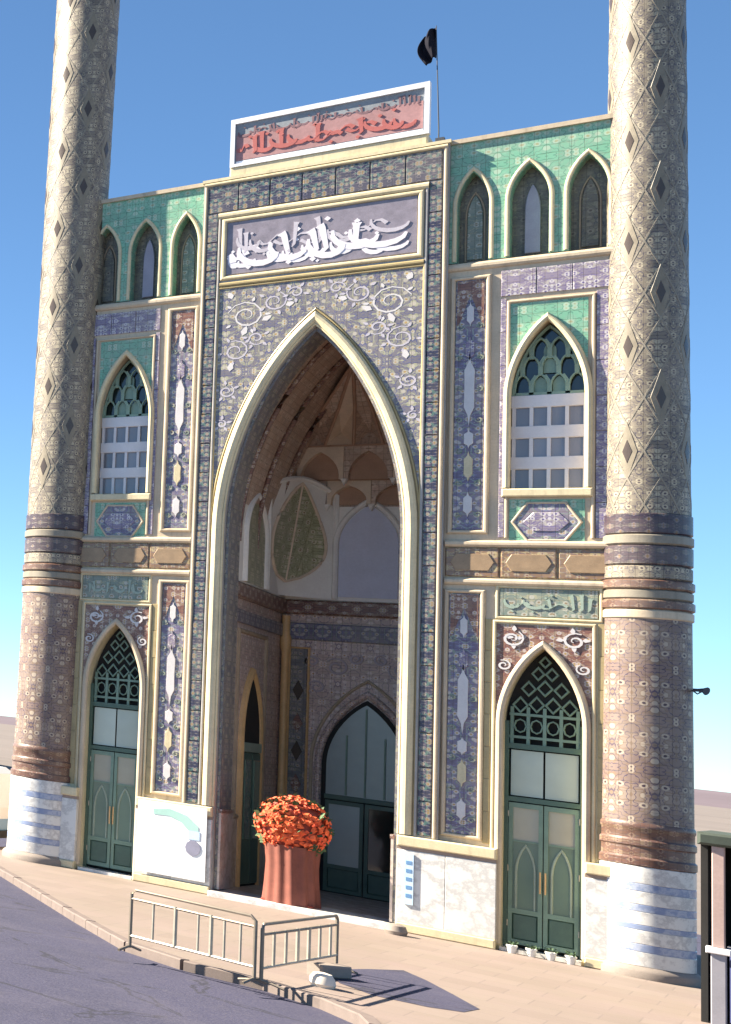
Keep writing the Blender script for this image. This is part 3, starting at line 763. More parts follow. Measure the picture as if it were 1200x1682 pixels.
    for s2 in (-1, 1):
        lx0, lx1 = (dx - .405, dx - .006) if s2 < 0 else (dx + .006, dx + .405)
        lf = MB()
        lf.bx(lx0, lx0 + .05, gy - .01, gy + .05, .12, 2.44); lf.bx(lx1 - .05, lx1, gy - .01, gy + .05, .12, 2.44)
        for z in (.12, .62, 2.36): lf.bx(lx0 + .05, lx1 - .05, gy - .01, gy + .05, z, z + .08)
        leafo = lf.build('door_leaf', 'door_bar', door)
        MB().bx(lx0 + .05, lx1 - .05, gy + .02, gy + .035, .70, 1.80).build('pane', 'glass_green', leafo)
        MB().bx(lx0 + .05, lx1 - .05, gy + .02, gy + .035, 1.82, 2.36).build('pane', 'glass_tan', leafo)
        MB().bx(lx0 + .05, lx1 - .05, gy + .0, gy + .03, 1.795, 1.825).build('glazing_bar', 'door_bar', leafo)
        for zh in (.4, 1.3, 2.2): MB().tube([(dx + s2 * .41, gy - .02, zh), (dx + s2 * .41, gy - .02, zh + .10)], .012, 6).build('hinge', 'metal', leafo)
        MB().bx(lx0 + .05, lx1 - .05, gy + .005, gy + .035, .20, .62, .02).build('kick_panel', 'door_green', leafo)
        mb = MB(); c_ = (lx0 + lx1) / 2
        mb.sweep([(c_ - .11, .7)] + arch(c_, .11, 1.30, 1.74, 6) + [(c_ + .11, .7)], .035, gy + .02, .02, prof=3)
        mb.build('pointed_muntin', 'door_light', leafo)
        MB().tube([(dx + s2 * .03, gy - .05, 1.0), (dx + s2 * .03, gy - .05, 1.35)], .012, 6).build('handle', 'gold', leafo)
    MB().bx(dx - dhw, dx + dhw, WY - .1, gy + .1, .0, .06).build('threshold', 'marble', door)
    # ---- marble plinth slabs
    def plinth(xa, xb, n):
        p = empty('marble_plinth', parent=shrine); xa, xb = X(xa, xb); ww = (xb - xa) / n
        for k in range(n):
            MB().bx(xa + k * ww + .002, xa + (k + 1) * ww - .002, PY - .07 + rnd.uniform(-.002, .002), WY + .02, .16, 1.40, .006).build('marble_slab', 'marble', p)
        MB().bx(xa, xb, PY - .06, WY + .02, 1.402, 1.458, 0).build('inlay_line', 'marble_line', p)
        MB().bx(xa - .0, xb + .0, PY - .10, WY + .02, 1.46, 1.64, .02).build('cap_moulding', 'cream', p)
        MB().bx(xa, xb, PY - .11, WY + .02, 0, .158, .02).build('base_course', 'cream', p)
    plinth(1.30, 2.52, 2)
    plinth(3.52, 3.98, 1)
    # wing backing so no light leaks
    MB().bx(*X(1.80, xo), .52, .9, 0, 11.6).build('wing_wall', 'brick', shrine)
    MB().bx(*X(xo - .2, xo), .9, 5.9, 0, 11.6).build('side_wall', 'brick', shrine)
for sx in (1, -1): wing(sx)

# ---- iwan interior
IY = 5.1; IW = 1.45
fl = MB().bx(-IW - .05, IW + .05, .803, IY + .3, -.3, .06).build('iwan_floor', 'marble_in', shrine)
MB().bx(-HW + .01, HW - .01, -.30, .80, -.2, .10, .015).build('threshold_step', 'marble', shrine)
def xwall(mb, x, y0, y1, z0, z1, face):   # a wall panel in the y-z plane, 25 cm thick
    a, b = (x, x - .25) if face > 0 else (x + .25, x)
    return mb.bx(min(a, b), max(a, b), y0, y1, z0, z1)
for sx in (-1, 1):
    xwall(MB(), sx * IW, .84, IY, 0, 11.2, -sx).build('iwan_side_wall', 'iwan_wall', shrine)
    xwall(MB(), sx * (IW - .03), .90, IY - .02, .06, 1.42, -sx).build('iwan_dado', 'marble_in', shrine)
    # frames and panels stand 3-6 cm proud of the side wall: built in wall coordinates then turned
    def side(mb_fn, name, mat, parent):
        mb = MB(); mb_fn(mb)
        # local x -> +y (depth), local -y -> towards iwan axis
        mb.v = [((-sx) * (-(IW) * 1.0) * 1 + sx * vy, (vx if True else 0), vz) for vx, vy, vz in mb.v]
        if sx < 0: mb.f = [f for f in mb.f]
        else: mb.f = [f[::-1] for f in mb.f]; mb.uv = {k: u[::-1] for k, u in mb.uv.items()}
        return mb.build(name, mat, parent)
    dn = empty('side_door', parent=shrine)
    yc = 2.85; dh = .62
    side(lambda m: m.poly(arch_outline(yc, dh, .06, 3.1, 4.3, 10), -.035, 0), 'backing', 'dark', dn)
    side(lambda m: m.sweep(arch_outline(yc, dh + .06, .06, 3.1, 4.42, 10), .14, 0, .09), 'frame', 'gold', dn)
    side(lambda m: m.sweep(rect_loop(yc - 1.0, yc + 1.0, 1.45, 5.2), .1, 0, .05, True), 'border', 'brick', dn)
    for k in (-1, 1):
        side(lambda m: m.bx(yc + min(0, k * dh) + .01, yc + max(0, k * dh) - .01, -.07, -.03, .1, 2.75, .02), 'door_leaf', 'door_green', dn)
        side(lambda m: m.bx(yc + min(0, k * dh) + .1, yc + max(0, k * dh) - .1, -.085, -.06, 1.0, 2.6, .01), 'pane', 'glass_green', dn)
    side(lambda m: m.bx(yc - dh, yc + dh, -.08, -.03, 2.76, 2.95, .01), 'transom', 'door_light', dn)
    side(lambda m: m.bx(.95, IY - .05, -.10, 0, 5.85, 6.15, .03), 'cornice', 'rust', shrine)
    side(lambda m: m.bx(.95, IY - .05, -.05, 0, 5.35, 5.62, .015), 'cornice', 'panel_dark', shrine)
    # plaster zone above the cornice with a pointed blind arch
    side(lambda m: m.bx(1.0, IY - .02, -.06, 0, 6.17, 8.2, 0), 'plaster_panel', 'plaster', shrine)
    side(lambda m: m.sweep(arch_outline(2.6, .75, 6.2, 7.2, 8.1, 8), .12, -.06, .07), 'plaster_arch', 'plaster', shrine)
    side(lambda m: m.poly(arch_outline(2.6, .66, 6.2, 7.2, 7.98, 8), -.075, -.05), 'plaster_niche', 'squinch_green', shrine)
    # corner column
    MB().lathe(sx * (IW - .09), IY - .10, [(.09, .06), (.09, .3), (.065, .38), (.065, 5.0), (.09, 5.1), (.10, 5.3), (.07, 5.4), (.07, 5.8)], 16).build('corner_column', 'gold', shrine)
# back wall
MB().bx(-IW - .1, IW + .1, IY, IY + .35, 0, 11.2).build('iwan_back_wall', 'iwan_wall', shrine)
MB().bx(-IW + .02, -.82, IY - .05, IY, .06, 1.42, .01).build('iwan_dado', 'marble_in', shrine)
MB().bx(.82, IW - .02, IY - .05, IY, .06, 1.42, .01).build('iwan_dado', 'marble_in', shrine)
MB().bx(-IW + .02, IW - .02, IY - .12, IY, 5.85, 6.15, .03).build('cornice', 'rust', shrine)
MB().bx(-IW + .02, IW - .02, IY - .05, IY, 5.3, 5.66, .015).build('cornice', 'panel_dark', shrine)
en = empty('entrance', parent=shrine)
MB().poly(arch_outline(-.02, .70, .06, 2.7, 4.1, 12), IY - .03, IY).build('backing', 'dark', en)
MB().sweep(arch_outline(-.02, .76, .06, 2.7, 4.22, 12), .13, IY, .10, prof=6).build('frame', 'iwan_wall', en)
MB().sweep(arch_outline(-.02, .88, .06, 2.75, 4.5, 12), .06, IY, .06, prof=4).build('frame', 'pink_cream', en)
MB().poly(arch_outline(-.02, .62, 2.05, 2.7, 4.0, 12), IY - .06, IY - .04).build('tympanum_pane', 'glass_pale', en)
for k in (-1, 0, 1): MB().bx(-.02 + k * .3 - .014, -.02 + k * .3 + .014, IY - .085, IY - .06, 2.1, 3.92 - abs(k) * .58).build('mullion', 'door_bar', en)
MB().bx(-.66, .62, IY - .1, IY - .04, 1.98, 2.08, .01).build('transom', 'door_green', en)
for k in (-1, 1):
    x0, x1 = (-.64, -.03) if k < 0 else (-.01, .60)
    lf = MB().bx(x0, x0 + .06, IY - .09, IY - .04, .08, 1.96).bx(x1 - .06, x1, IY - .09, IY - .04, .08, 1.96)
    for z in (.08, .56, 1.88): lf.bx(x0 + .06, x1 - .06, IY - .09, IY - .04, z, z + .08)
    lo = lf.build('door_leaf', 'door_green', en)
    MB().bx(x0 + .06, x1 - .06, IY - .07, IY - .05, .64, 1.88).build('pane', 'glass_pale' if k < 0 else 'glass_dark', lo)
    MB().bx(x0 + .06, x1 - .06, IY - .07, IY - .05, .16, .56, .015).build('kick_panel', 'door_green', lo)
for sx in (-1, 1):      # tall narrow panels beside the entrance
    xa, xb = sorted((sx * 1.28, sx * 1.0))
    tp = MB().bx(xa, xb, IY - .03, IY, 1.5, 5.1, .01).build('tile_panel', 'soffit', shrine)
    MB().sweep(rect_loop(xa - .02, xb + .02, 1.48, 5.12), .045, IY, .05, True).build('frame', 'gold', tp)
    for z in (2.2, 2.9, 3.5, 4.2): MB().poly([((xa + xb) / 2 - .09, z), ((xa + xb) / 2, z - .22), ((xa + xb) / 2 + .09, z), ((xa + xb) / 2, z + .22)], IY - .045, IY - .025, .005).build('medallion', 'loz_dark' if z in (2.9, 4.2) else 'rust', tp)
mb = MB()
for s2 in (-1, 1):
    for (x, z, r) in ((.5, 4.75, .2), (.82, 4.3, .16), (.2, 4.95, .12), (.9, 4.85, .13)): scroll(mb, -.02 + s2 * x, z, r, 1.6, IY - .03, IY - .004, .035, s2, x * 5)
mb.build('arabesque', 'iwan_scroll', shrine, kind='stuff')
# plaster stage on the back wall: pointed window niche and two flanking shells
MB().bx(-IW + .02, IW - .02, IY - .06, IY, 6.17, 8.2).build('plaster_panel', 'plaster', shrine)
pn = empty('plaster_niche', parent=shrine)
MB().poly(arch_outline(-.05, .47, 6.25, 7.4, 8.22, 10), IY - .09, IY - .05).build('niche_back', 'plaster_skylit', pn)
MB().sweep(arch_outline(-.05, .53, 6.22, 7.4, 8.32, 10), .11, IY - .06, .09, prof=5).build('frame', 'plaster', pn)
# corner squinches: concave faceted shells bridging side and back wall
def squinch(sx):
    mb = MB(); nu, nv = 24, 20; vs = []
    ax, ay = sx * (IW - .05), 3.55; bx_, by_ = sx * .60, IY - .05
    for j in range(nv + 1):
        t = j / nv; z = 6.2 + 2.25 * t
        for i in range(nu + 1):
            u = i / nu; x = ax + (bx_ - ax) * u; y = ay + (by_ - ay) * u
            k = math.sin(math.pi * u) * (1 - t) * .75 + math.sin(math.pi * u) * .02
            dx_, dy_ = sx * .82, .57
            vs.append((x + dx_ * k * .55, y + dy_ * k * .55, z + math.sin(math.pi * u) * .25 * t))
    fs = [(j * (nu + 1) + i, j * (nu + 1) + i + 1, (j + 1) * (nu + 1) + i + 1, (j + 1) * (nu + 1) + i) for j in range(nv) for i in range(nu)]
    mb.add(vs, fs, smooth=True); o = mb.build('squinch', 'plaster', shrine)
    def surf(u, t):
        z = 6.2 + 2.25 * t; x = ax + (bx_ - ax) * u; y = ay + (by_ - ay) * u; sn = math.sin(math.pi * u)
        k = sn * (1 - t) * .75 + sn * .02
        return (x + sx * .82 * k * .55 - sx * .022, y + .57 * k * .55 - .02, z + sn * .25 * t)
    mm, rows, pv = MB(), 18, []
    for r_ in range(rows + 1):
        q = r_ / rows; hw_ = .40 * math.sin(math.pi * q ** .75) ** .8 if 0 < q < 1 else 0
        for c_ in range(9): pv.append(surf(.5 + (c_ / 4 - 1) * hw_, .12 + .84 * q))
    mm.add(pv, [(r_ * 9 + c_, r_ * 9 + c_ + 1, r_ * 9 + c_ + 10, r_ * 9 + c_ + 9) for r_ in range(rows) for c_ in range(8)], smooth=True)
    mm.build('painted_shell', 'squinch_green', o)
    edge = [pv[r_ * 9] for r_ in range(rows + 1)] + [pv[r_ * 9 + 8] for r_ in range(rows - 1, -1, -1)]
    MB().tube(edge, .03, 6).build('shell_bead', 'muq', o)
    MB().tube([pv[r_ * 9 + 4] for r_ in range(rows + 1)], .022, 6).build('shell_bead', 'muq', o)
    m2 = MB()
    for u in (0, 1):
        pts = []
        for j in range(nv + 1):
            q = vs[j * (nu + 1) + int(u * nu)]; pts.append((q[0] - sx * .02, q[1] - .03, q[2]))
        m2.tube(pts, .05, 6)
    m2.tube([(vs[nv * (nu + 1) + i][0], vs[nv * (nu + 1) + i][1] - .03, vs[nv * (nu + 1) + i][2]) for i in range(nu + 1)], .055, 6)
    m2.build('rib', 'plaster', o)
for sx in (-1, 1): squinch(sx)
# vault
mb = MB(); a_o = arch_outline(0, IW - .01, 6.1, 7.0, 11.05, 18); L = 0
for i in range(len(a_o) - 1):
    p, q = a_o[i], a_o[i + 1]; d = math.hypot(q[0] - p[0], q[1] - p[1])
    mb.add([(p[0], .83, p[1]), (p[0], IY + .1, p[1]), (q[0], IY + .1, q[1]), (q[0], .83, q[1])], [(0, 1, 2, 3)], [((.8, L), (IY, L), (IY, L + d), (.8, L + d))]); L += d
mb.build('vault', 'vault', shrine)
MB().poly(arch_outline(0, IW, 8.2, 8.21, 11.06, 12), IY - .03, IY - .005).build('vault_end', 'vault', shrine)
# intersecting vault ribs
mb = MB()
for k in range(3):
    y = 1.5 + k * 1.25; pts = [(x * .985, y, z - .02) for x, z in arch(0, IW - .02, 7.0, 11.02, 14)]; mb.tube(pts, .05, 6)
mb.tube([(0, .9, 10.98), (0, IY, 10.98)], .05, 6)
mb.build('vault_rib', 'rust', shrine)
# muqarnas: three corbelled rows of hanging cells over the plaster stage
mq = empty('muqarnas', parent=shrine)
for row, (z0, z1, dp, n_) in enumerate(((8.22, 8.74, .22, 4), (8.72, 9.42, .55, 3))):
    half = IW - .03 - row * .26; yb = IY - .03; yf = yb - dp; w_ = 2 * half / n_
    for k in range(n_):
        x0 = -half + k * w_; xm = x0 + w_ / 2
        cell = arch_plate(MB(), x0 + .004, x0 + w_ - .004, z0, z1, xm, w_ * .40, z0 + .10, z1 - .10, yf, yf + .20, 6).build('muqarnas_cell', 'muq' if (k + row) % 2 else 'vault', mq)
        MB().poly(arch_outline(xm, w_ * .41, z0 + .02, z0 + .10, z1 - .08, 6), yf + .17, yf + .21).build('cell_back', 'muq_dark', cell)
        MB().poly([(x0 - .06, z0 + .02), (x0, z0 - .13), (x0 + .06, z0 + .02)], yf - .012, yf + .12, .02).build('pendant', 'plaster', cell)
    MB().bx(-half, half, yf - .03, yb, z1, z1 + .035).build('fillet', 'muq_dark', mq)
for k in range(5):      # sail vault facets rising from the upper row to the crown
    xa = -1.16 + k * .464; xb = xa + .464; xm = (xa + xb) / 2; yf = IY - .60
    fa = MB(); fa.add([(xa, yf, 9.46), (xb, yf, 9.46), (xb * .55, yf - .55, 10.15), (xa * .55, yf - .55, 10.15), (0, yf - 1.5, 10.88), (xm, yf + .16, 9.75)],
                      [(0, 1, 5), (1, 2, 5), (2, 3, 5), (3, 0, 5), (3, 2, 4)])
    fo_ = fa.build('vault_facet', 'muq' if k % 2 else 'vault', mq)
    MB().tube([(xa, yf - .01, 9.46), (xa * .55, yf - .56, 10.13), (0, yf - 1.5, 10.86)], .028, 6).build('rib', 'muq_dark', fo_)

# ================================================================== MINARETS
def minaret(cx, cy, r0, r1, label, zt, ph):
    t = empty('minaret', label, 'minaret', (cx, cy, 0), 'tiled minarets beside the portal')
    def rad(z): return r0 + (r1 - r0) * (z - 3) / 13
    # marble drum in courses
    MB().lathe(0, 0, [(r0 + .10, -.02), (r0 + .10, .10), (r0 + .075, .14), (r0 + .03, .18)], 48).build('base_course', 'plinth_brown', t)
    zz = .18
    hs = [(.22, 'marble'), (.12, 'marble_blue'), (.21, 'marble'), (.08, 'marble_blue'), (.20, 'marble'), (.11, 'marble_blue'), (.20, 'marble'), (.12, 'marble_blue'), (.26, 'marble')]
    for h, m_ in hs:
        MB().lathe(0, 0, [(r0 + .018, zz), (r0 + .026, zz + .008), (r0 + .026, zz + h - .008), (r0 + .018, zz + h)], 48).build('marble_course', m_, t); zz += h
    MB().lathe(0, 0, [(r0 + .01, zz), (r0 + .035, zz + .02), (r0 + .035, zz + .12), (r0 + .012, zz + .15), (r0 + .012, zz + .30), (r0 + .03, zz + .32), (r0 + .03, zz + .40), (r0 + .01, zz + .43), (r0 + .01, zz + .56), (r0 + .022, zz + .58), (r0 + .022, zz + .64), (r0, zz + .68)], 48).build('base_ring', 'ring_brown', t)
    z1 = zz + .66
    MB().lathe(0, 0, [(rad(z1), z1), (rad(5.6), 5.6)], 48).build('lower_shaft', 'minaret_low', t)
    # ring group
    for (za, zb, e, m_) in ((5.58, 5.74, .035, 'pink_cream'), (5.74, 5.90, .055, 'ring_brown'), (5.90, 6.06, .03, 'lattice'), (6.06, 6.22, .055, 'ring_brown'), (6.22, 6.45, .02, 'minaret'), (6.45, 6.78, .03, 'ring_dark'), (6.78, 6.95, .045, 'lattice'), (6.95, 7.3, .03, 'ring_dark')):
        r = rad(za) + e * .6; MB().lathe(0, 0, [(r - .03, za), (r, za + .025), (r, zb - .025), (r - .03, zb)], 48).build('ring', m_, t)
    nseg = 12; MB().lathe(0, 0, [(rad(7.28 + (zt - 7.28) * i / nseg), 7.28 + (zt - 7.28) * i / nseg) for i in range(nseg + 1)], 48).build('shaft', 'minaret', t)
    # crossing helical bands
    per = 1.75; mb = MB()
    for d in (-1, 1):
        for k in range(8):
            a0 = k * math.pi / 4 + math.pi / 8 + ph; pts = []
            n_ = int((zt - 7.3) / .16)
            vs = []
            for i in range(n_ + 1):
                z = 7.3 + i * .16; a = a0 + d * (z - 8.3) / per * math.pi / 2
                r = rad(z)
                for (dz, e) in ((-.030, -.003), (-.024, .004), (.024, .004), (.030, -.003)):
                    vs.append(((r + e) * math.cos(a), (r + e) * math.sin(a), z + dz))
            mb.add(vs, [(i * 4 + j, i * 4 + 4 + j, i * 4 + 5 + j, i * 4 + 1 + j)[::d] for i in range(n_) for j in range(3)])
    mb.build('lattice_band', 'lattice', t)
    # lozenge tiles with dark hearts
    def dia(hz, ha, e, mat, name):
        m_ = MB(); n_ = 6; o = []
        for k in range(4 * n_):
            q, f = divmod(k, n_); f /= n_
            c4 = [(0, -hz), (ha, 0), (0, hz), (-ha, 0)]; a, b = c4[q], c4[(q + 1) % 4]
            o.append((a[0] + (b[0] - a[0]) * f, a[1] + (b[1] - a[1]) * f))
        def P(a, z, r): return (r * math.cos(a), r * math.sin(a), z)
        k_ = len(o)
        vs = [P(a, z, 1 - .01) for a, z in o] + [P(a * .93, z * .95, 1 + e) for a, z in o] + [P(a * .5, z * .5, 1 + e) for a, z in o] + [P(0, 0, 1 + e)]
        fs = []
        for i in range(k_):
            j = (i + 1) % k_
            fs += [(i, j, k_ + j, k_ + i), (k_ + i, k_ + j, 2 * k_ + j, 2 * k_ + i), (2 * k_ + i, 2 * k_ + j, 3 * k_)]
        m_.add(vs, fs); return m_.mesh(name, mat)
    if not hasattr(minaret, 'me'): minaret.me = (dia(.50, .26, .011, 'loz', 'lozenge_tile'), dia(.20, .13, .02, 'loz_dark', 'lozenge_heart'))
    n = 0
    for c in range(8):
        a = c * math.pi / 4 + ph
        if math.sin(a) > .45: continue                # the side turned to the wall
        z = 8.3 + (per / 2 if c % 2 else 0)
        while z < zt - .5:
            r = rad(z)
            for me, nm in zip(minaret.me, ('lozenge_tile', 'lozenge_heart')):
                o = bpy.data.objects.new(nm, me); C.objects.link(o); o.parent = t; o.location = (0, 0, z); o.rotation_euler = (0, 0, a); o.scale = (r, r, 1)
            z += per
    return t
minaret(4.14, .30, .50, .43, 'sunlit cream and dark tiled minaret right of the portal beside the kiosk', 23, R(-112))
minaret(-4.27, .25, .545, .575, 'shaded dark tiled minaret left of the portal beside the parked van', 25, R(-105)).rotation_euler = (0, .0085, 0)

# ================================================================== THINGS
# rooftop signboard
sb = empty('signboard', 'long white framed rooftop signboard with red script lettering', 'sign', (0, 0, 14.36))
MB().bx(-1.33, 1.45, .04, .12, .0, .93).build('board', 'sign_grey', sb)
MB().bx(-1.31, 1.43, .034, .041, .13, .66).build('red_band', 'sign_red', sb)
MB().bx(-1.31, 1.43, .034, .041, .07, .115).build('pale_band', 'sign_white', sb)
MB().bx(-1.40, -1.33, .0, .14, -.0, 1.0).bx(1.45, 1.52, .0, .14, 0, 1.0).bx(-1.33, 1.45, .0, .14, .9, 1.0).bx(-1.33, 1.45, .0, .14, 0, .06).build('frame', 'sign_white', sb)
calligraphy(MB(), -1.28, 1.40, .15, .66, .022, .036, .062, random.Random(42), True, .8).build('lettering', 'red', sb, kind='stuff')
calligraphy(MB(), -1.28, 1.40, .58, .84, .033, .042, .03, random.Random(8), True, .9).build('lettering', 'red_dull', sb, kind='stuff')
MB().tube([(-1.2, .12, .9), (-1.2, .5, 0)], .025, 6).tube([(0, .12, .9), (0, .5, 0)], .025, 6).tube([(1.3, .12, .9), (1.3, .5, 0)], .025, 6).build('brace', 'sign_white', sb)
# flag
fg = empty('flag', 'small black flag hanging from a thin pole on the portal roof', 'flag', (1.52, 1.0, 11.6))
MB().tube([(0, 0, 0), (-.02, 0, 3.2), (-.08, 0, 5.25)], [.013, .010, .006], 8).build('pole', 'pole', fg)
mb = MB(); nu, nv = 8, 12; vs = []
for j in range(nv + 1):
    t = j / nv
    for i in range(nu + 1):
        u = i / nu
        wd = .21 * (.45 + .75 * math.sin(math.pi * min(1, .15 + .8 * t)))
        vs.append((-.08 - u * wd, .06 * math.sin(u * 9 + t * 3), 5.22 - .62 * t - u * (.10 - .0 * t) + .03 * math.sin(u * 5)))
mb.add(vs, [(j * (nu + 1) + i, (j + 1) * (nu + 1) + i, (j + 1) * (nu + 1) + i + 1, j * (nu + 1) + i + 1) for j in range(nv) for i in range(nu)], smooth=True)
fo = mb.build('cloth', 'black_cloth', fg)
sm = fo.modifiers.new('thick', 'SOLIDIFY'); sm.thickness = .006
MB().bx(1.50, 1.62, .7, .82, 14.16, 14.5).build('lightning_rod_box', 'pole')
tag(bpy.data.objects['lightning_rod_box'], 'small dark box on the portal roof behind the sign end', 'box')

# crowd barriers
def barrier(p, q, h, label, bars, mat='metal'):
    t = empty('crowd_barrier', label, 'barrier', (*p, 0), 'metal barriers along the kerb')
    d = Vector((q[0] - p[0], q[1] - p[1], 0)); L = d.length; e = d / L; nr = Vector((-e.y, e.x, 0))
    def P(s, z, o=0): return tuple(e * s + nr * o + Vector((0, 0, z)))
    MB().tube([P(.02, 0.06), P(.02, h - .05), P(.07, h), P(L - .07, h), P(L - .02, h - .05), P(L - .02, .06)], .020, 8).build('frame', 'metal_dark', t)
    MB().tube([P(.02, .2), P(L - .02, .2)], .018, 6).build('bottom_rail', mat, t)
    MB().tube([P(.02, h - .12), P(L - .02, h - .12)], .018, 6).build('top_rail', 'metal_dark', t)
    for s, r in bars: MB().tube([P(s * L, .2), P(s * L, h - .1)], r, 6).build('bar', mat, t)
    for s in (.02, L - .02):
        MB().tube([P(s, .012, -.22), P(s, .06, -.04), P(s, .06, .04), P(s, .012, .22)], .017, 6).build('foot', 'metal_dark', t)
barrier((.30, -10.02), (1.72, -10.42), .80, 'metal barrier along the kerb with thin upright bars and dark top rail', [(.2, .014), (.38, .022), (.56, .014), (.66, .022), (.76, .014), (.88, .014)])
barrier((1.76, -10.40), (1.88, -7.30), .72, 'metal barrier turned back toward the portal beside the pale block', [(.15, .018), (.3, .018), (.45, .022), (.6, .022), (.75, .018), (.9, .018)])

# pale concrete block and grey block at the barrier's end
mb = MB(); mb.lathe(0, 0, [(.02, -.0), (.11, .0), (.13, .04), (.12, .11), (.09, .16), (.03, .175)], 12)
M['block'] = plain('pale_concrete', (.62, .55, .47), .8, .15, 6)
ob = mb.build('concrete_block', 'block'); ob.location = (2.12, -9.3, .0); tag(ob, 'small pale concrete weight on the paving by the barrier end', 'block')
mb = MB(); mb.bx(-.25, .25, -.09, .09, 0, .16, .02)
ob = mb.build('concrete_block', 'plinth_brown'); ob.location = (1.98, -8.2, .0); ob.rotation_euler = (0, 0, 1.1); tag(ob, 'low grey stone block lying behind the pale concrete weight', 'block')
# dark stone at the portal pier
mb = MB(); mb.lathe(0, 0, [(.02, 0), (.13, 0), (.15, .06), (.12, .15), (.05, .18)], 12)
ob = mb.build('bollard_stone', M['plinth_brown']); ob.location = (1.42, -.75, 0); tag(ob, 'small dark round stone at the foot of the right portal pier', 'stone')

# white pots in front of the right door
M['potwhite'] = plain('white_pot', (.74, .74, .70), .5, .1)
names = ('leftmost white pot on the step of the right door', 'second white pot from the left on the right door step', 'third white pot from the left on the right door step', 'rightmost white pot on the step of the right door')
M['leaf_green'] = plain('small_leaves', (.05, .10, .04), .7, .3, 20)
for k in range(4):
    t = empty('flower_pot', names[k], 'flower pot', (2.72 + k * .22, -.12, 0), 'white pots at the right door')
    MB().lathe(0, 0, [(.04, 0), (.045, .01), (.06, .10), (.068, .105), (.068, .13), (.052, .13), (.05, .11)], 14).build('pot', 'potwhite', t)
    mb = MB(); r3 = random.Random(k)
    for q in range(26):
        a = r3.uniform(0, 6.28); el = r3.uniform(.1, 1.3); rr = r3.uniform(.02, .07); p = Vector((math.cos(a) * rr, math.sin(a) * rr, .11 + r3.uniform(0, .06)))
        e1 = Vector((math.cos(a) * math.cos(el), math.sin(a) * math.cos(el), math.sin(el))) * .05; e2 = Vector((-math.sin(a), math.cos(a), 0)) * .014
        mb.add([p, p + e1 * .5 + e2, p + e1, p + e1 * .5 - e2], [(0, 1, 2, 3)])
    mb.build('leaves', 'leaf_green', t)

# orange-red draped round stand in the portal
M['orange'] = plain('orange_cloth', (.90, .135, .04), .7, .3, 5)
M['orange_dark'] = plain('dark_red_cloth', (.34, .06, .035), .75, .3, 5)
st = empty('flower_stand', 'large round orange red flower display on a draped stand inside the portal', 'flower stand', (-.17, .22, .10))
mb = MB(); n_ = 96; prof = [(.40, .0), (.39, .1), (.37, .4), (.36, .7), (.38, 1.05)]; vs = []
for r, z in prof:
    for j in range(n_):
        a = 2 * math.pi * j / n_; rr = r * (1 + .045 * math.sin(a * 13 + z) + .03 * math.sin(a * 5 + 1)); vs.append((rr * math.cos(a), rr * math.sin(a), z))
mb.add(vs, [(i * n_ + j, i * n_ + (j + 1) % n_, (i + 1) * n_ + (j + 1) % n_, (i + 1) * n_ + j) for i in range(len(prof) - 1) for j in range(n_)], smooth=True)
M['drape'] = plain('dull_red_drape', (.20, .06, .04), .8, .3, 5)
mb.build('drape', 'drape', st)
mb = MB(); mb_r = MB(); r3 = random.Random(2); mb_all = (mb, mb, mb_r)
M['scarlet'] = plain('scarlet_cloth', (.78, .10, .035), .7, .3, 5)
M['stem_green'] = plain('stem_green', (.07, .13, .05), .7, .3, 20)
for k in range(760):
    z = r3.uniform(-1, 1); a = r3.uniform(0, 6.28); s_ = math.sqrt(1 - z * z); n3 = Vector((s_ * math.cos(a), s_ * math.sin(a), z))
    c3 = Vector((n3.x * .50, n3.y * .46, 1.40 + n3.z * .52)) * 1.0
    c3 += n3 * r3.uniform(-.05, .05); e1 = n3.orthogonal().normalized(); e2 = n3.cross(e1); rr = r3.uniform(.035, .06); rot = r3.uniform(0, 6.28)
    vs = [c3 + n3 * rr * .45]
    for q in range(6):
        b = rot + q * 1.047; vs.append(c3 + (e1 * math.cos(b) + e2 * math.sin(b)) * rr * (1.15 if q % 2 else .8) + n3 * (.012 if q % 2 else -.008))
    mb_all[k % 3].add(vs, [(0, q + 1, (q + 1) % 6 + 1) for q in range(6)])
mb.build('blossoms', 'orange', st, kind='stuff')
mb_r.build('blossoms', 'scarlet', st, kind='stuff')
mb = MB()
for k in range(160):
    z = r3.uniform(-1, 1); a = r3.uniform(0, 6.28); s_ = math.sqrt(1 - z * z); n3 = Vector((s_ * math.cos(a), s_ * math.sin(a), z))
    c3 = Vector((n3.x * .48, n3.y * .44, 1.40 + n3.z * .50)); e1 = n3.orthogonal().normalized(); e2 = n3.cross(e1)
    mb.add([c3, c3 + e1 * .05 + n3 * .06, c3 + n3 * .12, c3 - e1 * .05 + n3 * .06], [(0, 1, 2, 3)])
mb.build('leaves', 'stem_green', st, kind='stuff')
mb = MB(); mb.lathe(0, 0, [(.25, .95), (.42, 1.15), (.46, 1.4), (.42, 1.65), (.25, 1.83), (.03, 1.88)], 24); 
mb.v = [(x, y * .85, z) for x, y, z in mb.v]; mb.build('core', 'orange_dark', st)
for dz in (0,):
    MB().bx(-.36, .36, -.30, .30, -.0, .035, .01).build('foot_board', 'orange_dark', st)

